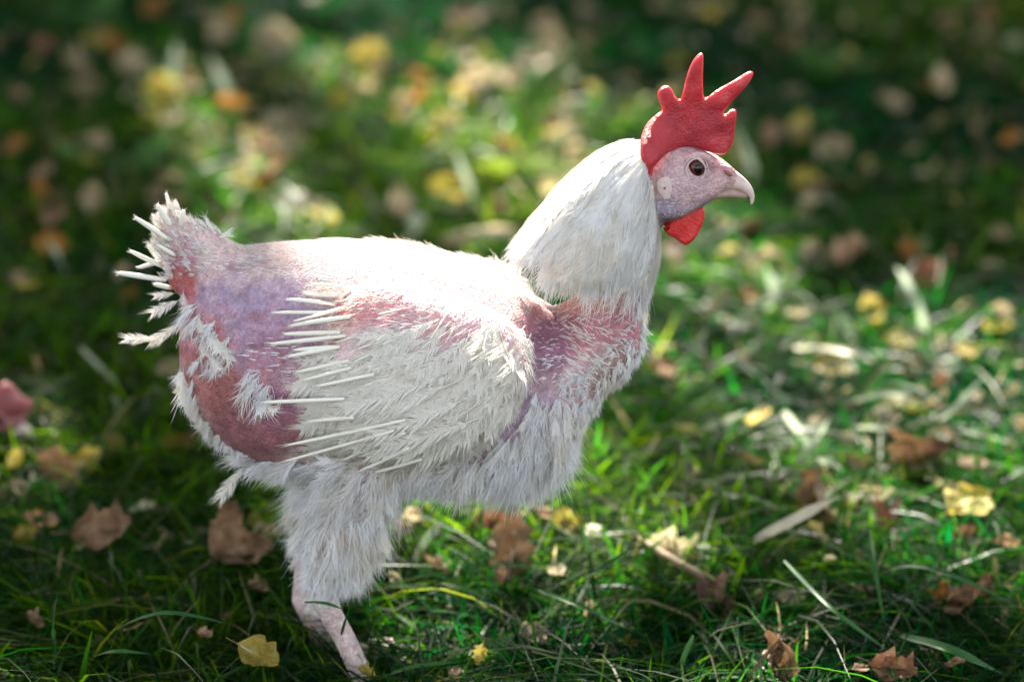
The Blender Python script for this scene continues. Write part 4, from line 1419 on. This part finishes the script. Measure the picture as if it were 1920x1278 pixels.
NL = [0]
def leaf(px, py, size, colour, shape, label, yaw=None, tilt=None, roll=None, z=.036, group='fallen leaves on the grass', rib=False, pos=None):
    p = G(px, py, z) if pos is None else pos
    me = leaf_data(shape, NL[0], colour); NL[0] += 1
    o = bpy.data.objects.new('fallen_leaf', me); COL.objects.link(o)
    o.location = p
    yaw = random.uniform(0, 6.28) if yaw is None else R(yaw)
    tilt = random.gauss(0, .4) if tilt is None else R(tilt)
    roll = random.gauss(.3, .4) if roll is None else R(roll)
    # size is the leaf's length in photo pixels where it lies
    m = np.linalg.norm(p - CAM) * KPX * size if pos is None else size
    o.matrix_world = Matrix.Translation(Vector(p)) @ Matrix.Rotation(roll, 4, 'X') @ Matrix.Rotation(yaw, 4, 'Z') @ Matrix.Rotation(tilt, 4, 'Y') @ Matrix.Scale(m * (.82 if rib is not None and label in KEYL else 1), 4)
    tag(o, label, 'leaf', group)
    if rib:
        r = bpy.data.objects.new('midrib', MR); COL.objects.link(r); r.parent = o
    return o

KEY = [  # px, py, length px, colour, form, label, yaw, tilt, roll, height, midrib
    (460, 1040, 140, 'brown', 'shrivel', 'big shrivelled brown leaf in the shade just behind the hen\'s leg', 20, -15, 35, .045, 0),
    (430, 985, 110, 'light brown', 'curled', 'curled brown leaf with a pale lit edge left of the hen\'s thigh', 60, -20, 50, .05, 0),
    (960, 1030, 170, 'light brown', 'oak', 'brown oak leaf standing on edge under the hen\'s breast, midrib showing', 80, -50, 15, .05, 1),
    (915, 985, 90, 'red brown', 'curled', 'small rust brown curled leaf touching the oak leaf under the breast', 20, 10, 40, .04, 0),
    (820, 1060, 90, 'brown', 'curled', 'folded brown leaf between the hen\'s leg and the upright oak leaf', 120, 20, 30, .035, 0),
    (1530, 935, 150, 'light brown', 'shrivel', 'cupped brown leaf with a dark hollow, crossed by a pale straw', 75, -35, 55, .05, 0),
    (1742, 860, 130, 'light brown', 'shrivel', 'brown leaf reared up over a black hollow right of the yellow leaves', 30, -40, 30, .05, 0),
    (1665, 885, 120, 'yellow', 'flat', 'yellow green leaf lying between the two cupped brown leaves', 10, 10, 20, .04, 0),
    (1608, 905, 80, 'tan', 'flat', 'pale tan leaf leaning on the yellow green leaf', 140, 20, 25, .04, 0),
    (1815, 945, 130, 'yellow', 'round', 'crinkled yellow leaf near the right edge below the reared brown leaf', 40, 10, 25, .045, 0),
    (1755, 910, 90, 'tan', 'curled', 'pinkish tan leaf tucked under the reared brown leaf', 60, 25, 10, .04, 0),
    (1660, 985, 110, 'red brown', 'curled', 'narrow reddish brown leaf sloping down the grass at the right', -50, 5, 30, .035, 0),
    (1888, 1015, 70, 'orange', 'flat', 'orange yellow leaf against the right edge of the lawn', 20, 15, 15, .04, 0),
    (1815, 1125, 120, 'light brown', 'shrivel', 'crumpled brown leaf with an orange side in the right foreground shade', 10, -10, 40, .04, 0),
    (1765, 1115, 70, 'orange', 'curled', 'small orange leaf behind the crumpled brown leaf at the right', 80, 10, 30, .035, 0),
    (1460, 1236, 110, 'light brown', 'shrivel', 'veined brown leaf sunk in dark grass at the bottom, right of centre', 80, -25, 30, .045, 1),
    (1668, 1262, 110, 'red brown', 'curled', 'flat brown leaf cut by the bottom edge, right of the veined leaf', -15, 10, 20, .04, 0),
    (482, 1226, 105, 'yellow', 'round', 'yellow leaf with brown spots in the dark grass left of the shank', -25, 10, 28, .055, 1),
    (105, 885, 130, 'light brown', 'curled', 'long twisted brown leaf lying before the pecking hen\'s beak', -30, 10, 40, .05, 0),
    (160, 868, 100, 'yellow', 'flat', 'pale yellow leaf propped on the long twisted brown leaf', 30, -30, 45, .05, 0),
    (212, 832, 60, 'yellow', 'round', 'small round yellow leaf above the pale yellow one at the left', 80, 10, 40, .045, 0),
    (18, 925, 90, 'tan', 'flat', 'cream and tan leaf cut by the left edge under the pecking hen', 20, -20, 40, .045, 0),
    (185, 1000, 140, 'brown', 'curled', 'long brown leaf arched over a black hollow at the left', 10, 5, 40, .05, 0),
    (75, 975, 90, 'orange', 'flat', 'orange brown leaf under the cream leaf at the left edge', -10, 10, 20, .04, 0),
    (45, 1010, 70, 'yellow', 'curled', 'dull yellow curled leaf left of the long arched brown leaf', 50, 10, 20, .04, 0),
    (1255, 1045, 130, 'tan', 'curled', 'long tan leaf lying right of the oak leaf under the breast', -25, 5, 20, .035, 0),
    (1340, 1135, 130, 'dark brown', 'curled', 'dark folded leaf with a pale rim in the lower middle grass', -30, 10, 35, .035, 0),
    (1000, 1190, 80, 'tan', 'round', 'rounded tan leaf half hidden by grass below the oak leaf', 20, 20, 30, .035, 0),
    (1480, 1120, 80, 'tan', 'flat', 'pale brown leaf in the grass left of the crumpled leaf at the right', 20, 10, 20, .035, 0),
    (1025, 962, 60, 'orange', 'flat', 'bright orange leaf just below the hen\'s breast fluff', -20, 10, 25, .045, 0),
    (1060, 985, 90, 'yellow', 'curled', 'cream yellow leaf right of the bright orange leaf under the breast', -20, 5, 20, .04, 0),
    (1240, 690, 80, 'orange', 'round', 'orange yellow leaf in the sunny grass right of the hen\'s breast', 20, 20, 30, .05, 0),
    (1250, 650, 50, 'tan', 'flat', 'tan leaf standing behind the orange leaf right of the breast', 90, 40, 10, .05, 0),
    (1405, 555, 55, 'orange', 'round', 'bright orange leaf halfway between the hen and the right side', 10, 10, 30, .05, 0),
    (1740, 515, 85, 'red brown', 'round', 'round rust red leaf in deep shade at the right', 20, -20, 40, .05, 0),
    (1525, 475, 90, 'tan', 'flat', 'tan leaf at the edge of the deep shade right of the wattle', 10, 10, 30, .05, 0),
    (1560, 690, 100, 'yellow', 'flat', 'straw yellow leaf flat in the bright grass at the right', -10, 5, 15, .045, 0),
    (1815, 660, 60, 'yellow', 'flat', 'lemon yellow leaf in the bright grass near the right edge', 30, 20, 30, .05, 0),
    (1735, 690, 100, 'tan', 'flat', 'whitish tan leaf left of the lemon yellow leaf', 0, 10, 20, .045, 0),
    (1690, 755, 90, 'yellow', 'flat', 'yellow leaf half under a pale bent blade at the right', -5, 5, 15, .045, 0),
    (415, 58, 70, 'tan', 'round', 'pale beige leaf standing in the blurred far grass, top left', 60, -30, 40, .06, 0),
    (435, 35, 60, 'orange', 'flat', 'ochre leaf behind the pale beige leaf, top left', 60, -30, 40, .06, 0),
    (512, 75, 110, 'tan', 'round', 'wide beige leaf lying right of the pale beige upright one', 0, 10, 45, .06, 0),
    (690, 105, 80, 'yellow', 'round', 'yellow leaf in the blurred far grass above the hen\'s back', 10, 10, 50, .06, 0),
    (783, 150, 60, 'orange', 'round', 'deep orange leaf in the far grass above the hen\'s back', 20, 10, 40, .05, 0),
    (893, 152, 85, 'tan', 'round', 'bright cream leaf, left of a matching pair above the hackle', 20, -10, 55, .07, 0),
    (958, 150, 60, 'tan', 'round', 'bright cream leaf, right of a matching pair above the hackle', 50, -10, 55, .07, 0),
    (1010, 110, 100, 'tan', 'flat', 'long cream leaf behind the matching cream pair', 10, -10, 40, .06, 0),
    (468, 250, 60, 'orange', 'flat', 'orange leaf beside the broad pale blade, upper left', 120, 10, 40, .05, 0),
    (525, 230, 100, 'tan', 'flat', 'pink tan leaf lying right of the broad pale blade, upper left', -15, 5, 35, .05, 0),
    (300, 175, 90, 'yellow', 'round', 'golden tan leaf in the cluster at the upper left', 40, 10, 45, .06, 0),
    (245, 122, 80, 'tan', 'round', 'pinkish beige leaf topmost in the cluster at the upper left', -30, 10, 45, .06, 0),
    (355, 155, 70, 'orange', 'flat', 'amber leaf right of the golden tan leaf in the upper left cluster', 80, 10, 40, .05, 0),
    (165, 165, 70, 'tan', 'flat', 'tan leaf left of the upper left cluster', 10, 10, 45, .05, 0),
    (172, 370, 75, 'tan', 'flat', 'upright tan leaf in shade left of the hen\'s tail', 80, -50, 20, .06, 0),
    (100, 400, 100, 'dark brown', 'curled', 'dark maroon leaf in shade at the left, above an orange one', 40, 10, 30, .04, 0),
    (98, 460, 90, 'orange', 'flat', 'vivid orange leaf in shade left of the hen\'s tail', -5, 10, 35, .05, 0),
    (40, 540, 90, 'tan', 'curled', 'dull tan leaf in shade by the left edge', -20, 10, 35, .045, 0),
    (640, 190, 60, 'yellow', 'round', 'mustard leaf among bright blades above the middle of the back', 20, 10, 40, .05, 0),
    (560, 385, 120, 'tan', 'flat', 'long tan leaf just above the hen\'s lower back', -20, 0, 35, .05, 0),
    (500, 340, 70, 'orange', 'flat', 'ochre leaf above the hen\'s rump', 40, 0, 35, .05, 0),
    (845, 350, 60, 'orange', 'round', 'orange leaf left of the yellow green weed', 20, 0, 45, .05, 0),
    (1030, 345, 80, 'tan', 'flat', 'cream leaf right of the yellow green weed, by the hackle', -60, 0, 35, .05, 0),
    (1060, 250, 60, 'tan', 'flat', 'tan leaf upright in the grass above the hackle', 80, -40, 25, .05, 0),
    (1500, 240, 80, 'yellow', 'flat', 'dull gold leaf in the shade right of the comb', 70, -30, 35, .05, 0),
    (1560, 285, 90, 'tan', 'round', 'drab tan leaf in the shade right of the beak', 30, 0, 45, .05, 0),
    (1765, 150, 70, 'tan', 'flat', 'pale brown leaf standing in dark shade, upper right', 100, -30, 35, .06, 0),
    (1500, 40, 60, 'tan', 'round', 'dim beige leaf in the dark grass at the top right', 60, 0, 45, .05, 0),
    (1510, 340, 70, 'yellow', 'round', 'yellow leaf right of the hen\'s beak', 10, 0, 45, .05, 0),
    (1400, 420, 60, 'orange', 'flat', 'orange gold leaf below the hen\'s beak', 10, 0, 40, .05, 0),
    (1850, 30, 60, 'red brown', 'round', 'dark rust leaf in the top right corner', 10, 0, 40, .05, 0),
    (80, 85, 50, 'red brown', 'round', 'dull red leaf in the top left corner grass', 10, 0, 40, .05, 0),
    (290, 15, 70, 'orange', 'flat', 'brownish orange leaf at the top edge, left', 10, 0, 40, .05, 0),
    (320, 690, 80, 'tan', 'flat', 'cream tan leaf in the grass just left of the bare rump', 20, 0, 35, .05, 0),
    (330, 835, 70, 'orange', 'round', 'salmon orange leaf left of the vent fluff', 20, 0, 35, .045, 0),
    (270, 850, 90, 'yellow', 'flat', 'greenish yellow leaf lying left of the salmon orange one', 10, 0, 30, .04, 0),
    (1375, 870, 80, 'brown', 'flat', 'small brown leaf right of the breast fluff', -10, 0, 25, .04, 0),
    (765, 985, 90, 'tan', 'curled', 'cream leaf right behind the hen\'s fluffy thigh', 70, 0, 35, .045, 0),
]
KEYL = {k[5] for k in KEY}
for k in KEY:
    leaf(k[0], k[1], k[2], k[3], k[4], k[5], k[6], k[7], k[8], k[9] - (.010 if k[1] < 940 else 0), rib=bool(k[10]))

# the smaller litter, each told by its nearest landmark
LAND = [(311, 380, "hen's upper tail quills"), (230, 500, "hen's lowest tail quills"), (600, 440, "hen's lower back"), (850, 470, "hen's shoulders"), (1000, 400, "hen's white hackle"), (1310, 100, "comb's tallest point"), (1410, 140, "comb's front point"),
        (1410, 370, "hen's beak"), (1290, 455, "hen's wattle"), (1230, 600, "hen's throat"), (1090, 800, "hen's breast"), (400, 860, "hen's vent fluff"), (560, 1040, "hen's fluffy thigh"), (670, 1220, "hen's pale shank"), (900, 960, "hen's belly fluff"),
        (1530, 935, "cupped leaf under the straw"), (1742, 860, "reared brown leaf"), (1815, 945, "crinkled yellow leaf"), (1660, 985, "sloping reddish leaf"), (1815, 1125, "crumpled leaf with orange side"), (1460, 1236, "veined brown leaf"),
        (482, 1226, "spotted yellow leaf"), (105, 870, "long twisted brown leaf"), (160, 860, "pale yellow propped leaf"), (185, 995, "long arched brown leaf"), (960, 1030, "upright oak leaf"), (1340, 1135, "dark folded leaf"), (1000, 1190, "rounded tan half hidden leaf"),
        (1740, 515, "round rust red leaf"), (1525, 475, "tan leaf by deep shade"), (1240, 690, "orange yellow leaf"), (1405, 555, "bright orange leaf"), (1815, 660, "lemon yellow leaf"), (1690, 750, "pale blade bent flat"), (415, 58, "upright pale beige leaf"),
        (420, 165, "broad pale leaning blade"), (690, 105, "far yellow leaf"), (925, 150, "matching cream leaves"), (270, 150, "upper left leaf cluster"), (172, 370, "upright tan shaded leaf"), (98, 460, "vivid orange shaded leaf"), (640, 190, "mustard leaf"),
        (870, 340, "pale stalk"), (930, 370, "yellow green weed"), (1060, 250, "upright tan leaf"), (1500, 240, "dull gold leaf"), (1560, 285, "drab tan leaf"), (1765, 150, "pale brown shaded leaf"), (1545, 165, "dim green weed"), (225, 380, "bright green weed"), (40, 760, "pecking hen's head")]
SEEN = set()
def litter(n, x0, x1, y0, y1, s0, s1, wts=(6, 2.6, 1.0, 3.4)):
    for _ in range(n):
        for attempt in range(12):
            x, y = random.uniform(x0, x1), random.uniform(y0, y1)
            c = random.choices(['tan', 'yellow', 'orange', 'brown'], wts)[0]
            s = random.choice(['flat', 'curled', 'curled', 'curled', 'oak', 'round'])
            l = min(LAND, key=lambda q: math.hypot(q[0] - x, (q[1] - y) * 1.2))
            dx, dy = x - l[0], y - l[1]
            rel = ('left of' if dx < 0 else 'right of') if abs(dx) > abs(dy) else ('above' if dy < 0 else 'below')
            lab = 'small %s %s leaf just %s the %s' % ({'flat': 'oval', 'round': 'rounded', 'curled': 'curled', 'oak': 'lobed'}[s], c, rel, l[2])
            if lab not in SEEN and not inpoly(np.array([x]), np.array([y]), [(260, 470), (420, 450), (960, 480), (1200, 290), (1240, 560), (1060, 940), (500, 960), (340, 800)])[0]:
                SEEN.add(lab)
                leaf(x, y, random.uniform(s0, s1), c, s, lab, z=random.uniform(.022, .05), group='small scattered leaves')
                break
litter(62, 150, 1120, 30, 430, 44, 84, (8, 3.5, 1.2, 2))
litter(30, 1120, 1900, 380, 1000, 34, 76)
litter(22, 1180, 1900, 0, 380, 34, 60, (5, 2, 1, 3))
litter(20, 10, 240, 0, 900, 34, 60, (4, 3, 2, 3))
litter(20, 560, 1900, 1000, 1270, 26, 54, (5, 2, .7, 4))
litter(7, 10, 560, 1080, 1270, 26, 50, (2, 1, .4, 5))

# crumbs of older leaves down among the blades: nobody could count them
def crumbs():
    n = 5200
    p = np.stack([rng.uniform(-.8, .8, n), rng.uniform(-.2, 2.4, n), rng.uniform(.008, .042, n)], -1)
    p = p[(p[:, 1] > .12) | (rng.random(n) < .12)]; n = len(p)
    p = p[fnoise(p[:, 0] * 3.5, p[:, 1] * 3.5, 131) > rng.uniform(.35, .62, n)]; n = len(p)
    a = unit(rng.normal(size=(n, 3)) * [1, 1, .5]); b = unit(np.cross(a, rng.normal(size=(n, 3)))); c = np.cross(a, b)
    l, w_ = rng.uniform(.004, .013, n)[:, None], rng.uniform(.003, .008, n)[:, None]
    v = np.stack([p - a * l, p - a * l * .3 - b * w_ + c * w_ * .4, p + a * l * .5 - b * w_ * .8, p + a * l, p + a * l * .3 + b * w_ + c * w_ * .5, p - a * l * .5 + b * w_ * .7], 1).reshape(-1, 3)
    i = np.arange(n)[:, None] * 6
    f = np.vstack([i + np.array([[0, 1, 5]]), i + np.array([[1, 2, 5]]), i + np.array([[2, 4, 5]]), i + np.array([[2, 3, 4]])])
    pal = np.array([[.34, .27, .15], [.42, .35, .12], [.22, .13, .06], [.46, .42, .27], [.12, .065, .035]])
    me = mesh_from('leaf_litter', v, f, False)
    set_color(me, np.repeat(pal[rng.choice(5, n, p=[.3, .22, .2, .18, .1])] * rng.uniform(.7, 1.1, (n, 1)), 6, 0))
    m, nn, bb, out = M('leaf_crumbs')
    vc = N_(nn, 'ShaderNodeVertexColor', layer_name='Col')
    nn.links.new(vc.outputs['Color'], bb.inputs['Base Color']); bb.inputs['Roughness'].default_value = .6
    translucent_mix(nn, bb, out, vc.outputs['Color'], .4)
    obj('leaf_litter', me, m, kind='stuff')
crumbs()

# ------------------------------------------------------------------ blades, straws and stalks that stand out one by one
def blade(name, pts, width, mat, label, cat, zs, group=None, flat=True):
    """pts: photo pixels along the blade on the ground-plane; zs: heights above the ground at those points"""
    P = np.array([G(x, y, .0) for x, y in pts])
    y0 = P[:, 1].mean()
    Q = []
    for (x, y), z in zip(pts, zs):
        Q.append(G(x, y, z))
    Q = spline(np.array(Q), 14)
    wd = width * (.72 if mat is PALE else 1) * np.linalg.norm(Q.mean(0) - CAM) * KPX
    t = np.linspace(0, 1, 14)
    prof = np.minimum(1, (1 - t) * 3 + .08) * np.minimum(1, t * 4 + .5) * .5 * wd
    if flat:
        tan = unit(np.gradient(Q, axis=0))
        fc = unit(CAM - Q.mean(0)) * .7 + np.array([0, 0, .6])
        s = unit(np.cross(tan, fc)); nr = unit(np.cross(s, tan))
        v = np.stack([Q - s * prof[:, None], Q - nr * prof[:, None] * .3, Q + s * prof[:, None]], 1).reshape(-1, 3)
        f = [[i * 3 + j, i * 3 + j + 1, i * 3 + 4 + j, i * 3 + 3 + j] for i in range(13) for j in range(2)]
    else:
        v, f = tube(Q, prof, n=8)
    base = Q[0].copy()
    o = obj(name, mesh_from(name, v - base, f), mat)
    o.location = base
    tag(o, label, cat, group)
    return o
BG = 'pale blades standing out of the grass'
for pts, wd, mat, zs, lab in [
    ([(455, 228), (425, 165), (392, 100)], 26, PALE, (.02, .05, .06), 'broad pale blade leaning left in the far grass, upper left'),
    ([(322, 190), (325, 130), (332, 78)], 24, PALE, (.02, .05, .07), 'upright whitish blade among tan leaves at the upper left'),
    ([(905, 410), (880, 350), (855, 285)], 20, PALE, (.02, .05, .08), 'pale stalk rising left of the yellow green weed'),
    ([(1418, 345), (1400, 285), (1375, 235)], 24, PALE, (.02, .05, .08), 'pale blade rising just behind the hen\'s beak'),
    ([(1465, 595), (1452, 545), (1436, 500)], 26, PALE, (.02, .05, .07), 'white forked blade in the grass right of the neck'),
    ([(1430, 590), (1450, 560), (1470, 500)], 16, PALE, (.02, .05, .07), 'thin white blade crossing the forked one, right of the neck'),
    ([(1728, 645), (1728, 590), (1702, 530), (1680, 500)], 20, PALE, (.02, .05, .07, .07), 'pale curved blade under the rust red leaf'),
    ([(1595, 650), (1588, 610), (1568, 580)], 20, PALE, (.02, .04, .05), 'short whitish blade in the bright grass at the right'),
    ([(1590, 755), (1650, 738), (1718, 742)], 20, PALE, (.04, .055, .04), 'pale blade bent flat over the yellow leaf at the right'),
    ([(1600, 800), (1650, 800), (1700, 803)], 18, PALE, (.04, .05, .04), 'flat shining blade below the bent pale one at the right'),
    ([(1740, 805), (1800, 755), (1850, 700)], 16, PALE, (.03, .06, .08), 'long pale blade slanting up to the right edge'),
    ([(1910, 835), (1850, 815), (1790, 805)], 16, PALE, (.03, .05, .05), 'pale blade lying near the right edge below the slanting one'),
    ([(1470, 770), (1500, 810), (1540, 850)], 22, PALE, (.05, .05, .04), 'shining blade lying left of the cupped brown leaf'),
    ([(1490, 870), (1520, 830), (1555, 785)], 24, PALE, (.03, .05, .06), 'broad shining blade above the cupped brown leaf'),
    ([(1290, 820), (1340, 795), (1400, 770)], 22, PALE, (.03, .05, .05), 'shining blade lying right of the hen\'s breast'),
    ([(1580, 880), (1560, 865), (1530, 858)], 26, PALE, (.04, .05, .05), 'short glossy blade over the cupped brown leaf'),
    ([(790, 400), (770, 430), (760, 455)], 44, PALE, (.06, .05, .03), 'wide pale green leaf blade just behind the hen\'s back'),
    ([(770, 1060), (800, 1010), (830, 975)], 24, PALE, (.03, .05, .06), 'pale green blade right of the hen\'s thigh'),
    ([(430, 395), (450, 360), (470, 335)], 16, PALE, (.02, .05, .06), 'pale blade leaning right behind the hen\'s tail'),
    ([(570, 440), (545, 410), (520, 375)], 18, PALE, (.02, .05, .06), 'greyish blade, left arm of a V behind the lower back'),
    ([(580, 440), (600, 415), (625, 385)], 18, PALE, (.02, .05, .06), 'greyish blade, right arm of a V behind the lower back'),
    ([(125, 520), (110, 480), (85, 445)], 16, PALE, (.02, .05, .06), 'dim blade left of the tail under the orange leaf'),
    ([(150, 650), (190, 690), (240, 740)], 14, PALE, (.05, .05, .03), 'dim slanting blade left of the rump'),
]:
    blade('grass_blade', pts, wd, mat, lab, 'grass blade', zs, BG)
blade('straw', [(1412, 1012), (1490, 972), (1568, 932)], 22, STRAW, 'pale dry straw lying across the cupped brown leaf', 'straw', (.045, .065, .08), flat=True)
blade('twig', [(830, 452), (900, 440), (985, 428)], 26, TWIG2, 'thick tan stalk lying behind the hen\'s back, left of the hackle', 'twig', (.03, .04, .03), flat=False)
blade('twig', [(1195, 1008), (1290, 1065), (1385, 1110)], 16, TWIG, 'dark thin twig sloping through the lower middle grass', 'twig', (.045, .045, .03), flat=False)
blade('straw', [(1490, 650), (1600, 660), (1660, 690)], 14, STRAW, 'thin straw lying in the bright grass at the right', 'straw', (.04, .05, .03))
FG = 'long green blades arching over the foreground'
for pts, wd, zs, lab in [
    ([(170, 1225), (225, 1175), (300, 1148), (370, 1155), (430, 1170)], 8, (.02, .06, .085, .08, .07), 'long blade arching over the dark grass at the lower left'),
    ([(110, 1260), (100, 1180), (108, 1100)], 8, (.02, .06, .10), 'thin upright blade at the lower left'),
    ([(150, 1240), (210, 1220), (280, 1225)], 8, (.03, .06, .06), 'short bent blade under the long arching one'),
    ([(1110, 1060), (1090, 985), (1040, 905)], 7, (.02, .08, .12), 'dark thin blade rising to the hen\'s breast fluff'),
    ([(1060, 1125), (1110, 1075), (1195, 1022)], 8, (.03, .07, .09), 'dark blade arching right below the breast'),
    ([(1010, 1105), (1100, 1140), (1200, 1190)], 8, (.06, .06, .03), 'dark blade slanting down through the middle foreground'),
    ([(770, 1060), (850, 1090), (930, 1130)], 8, (.06, .05, .04), 'pale edged blade slanting below the breast'),
    ([(840, 1030), (900, 1070), (945, 1120)], 8, (.06, .05, .04), 'lit blade crossing before the upright oak leaf'),
    ([(920, 1056), (965, 1058), (1010, 1066)], 8, (.05, .055, .05), 'short whitish blade in front of the upright oak leaf'),
    ([(640, 1190), (648, 1160), (662, 1120)], 6, (.08, .10, .12), 'dark blade crossing in front of the hen\'s shank'),
    ([(570, 1128), (610, 1130), (645, 1142)], 7, (.12, .125, .12), 'dark blade lying across the top of the hen\'s shank'),
    ([(1620, 1090), (1700, 1060), (1790, 1080), (1900, 1130)], 9, (.03, .07, .08, .06), 'long blade arching across the right foreground'),
    ([(1470, 1050), (1560, 1140), (1680, 1230)], 9, (.07, .07, .04), 'long blade slanting down the right foreground'),
    ([(1630, 990), (1645, 1090), (1660, 1180)], 7, (.09, .07, .03), 'thin drooping stem in the right foreground'),
    ([(1690, 1190), (1780, 1215), (1880, 1262)], 18, (.05, .06, .04), 'broad dark blade in the bottom right corner'),
    ([(1300, 1190), (1280, 1250), (1330, 1276)], 10, (.06, .04, .02), 'dark blade bent at the bottom, left of the veined leaf'),
    ([(1740, 1130), (1765, 1080), (1780, 1045)], 18, (.03, .06, .08), 'short broad upright blade behind the long arch at the right'),
    ([(700, 1275), (770, 1250), (860, 1240)], 9, (.03, .05, .05), 'bent blade in front of the hen\'s foot'),
]:
    blade('long_grass_blade', pts, wd, GREENB, lab, 'grass blade', zs, FG)

# ------------------------------------------------------------------ broad-leaved weeds
def weed(px, py, n, size, mat, label):
    p = G(px, py, 0)
    root = thing('weed', label, 'weed', tuple(p), 'broad leaved weeds in the lawn')
    for k in range(n):
        o = bpy.data.objects.new('weed_leaf', WM[(id(mat), k % 2)]); COL.objects.link(o); o.parent = root
        a = k * 2.4 + random.uniform(-.3, .3)
        s = size * random.uniform(.75, 1.15)
        up = random.uniform(.2, .7)
        d = np.array([math.cos(a) * math.cos(up), math.sin(a) * math.cos(up), math.sin(up)])
        o.matrix_local = frame_matrix(d * s * .5 + np.array([0, 0, .012]), d, np.array([0, 0, 1.]), s)
WM = {}
for mt in (WEED, LIME):
    for k, sh in enumerate(('round', 'flat')):
        m = SHAPES[sh][k].copy(); m.name = 'weed_leaf'; m.materials.clear(); m.materials.append(mt); WM[(id(mt), k)] = m
weed(930, 375, 9, .055, WEED, 'yellow green broad leaved weed in the sun left of the hackle')
weed(225, 390, 8, .07, LIME, 'bright green broad leaved weed above the hen\'s tail')
weed(1545, 175, 6, .05, LIME, 'dim green weed in the shade right of the comb')
weed(160, 95, 7, .06, LIME, 'green broad leaved weed in the far grass, upper left corner')
weed(1150, 520, 5, .05, WEED, 'yellow green weed showing under the hen\'s wattle')
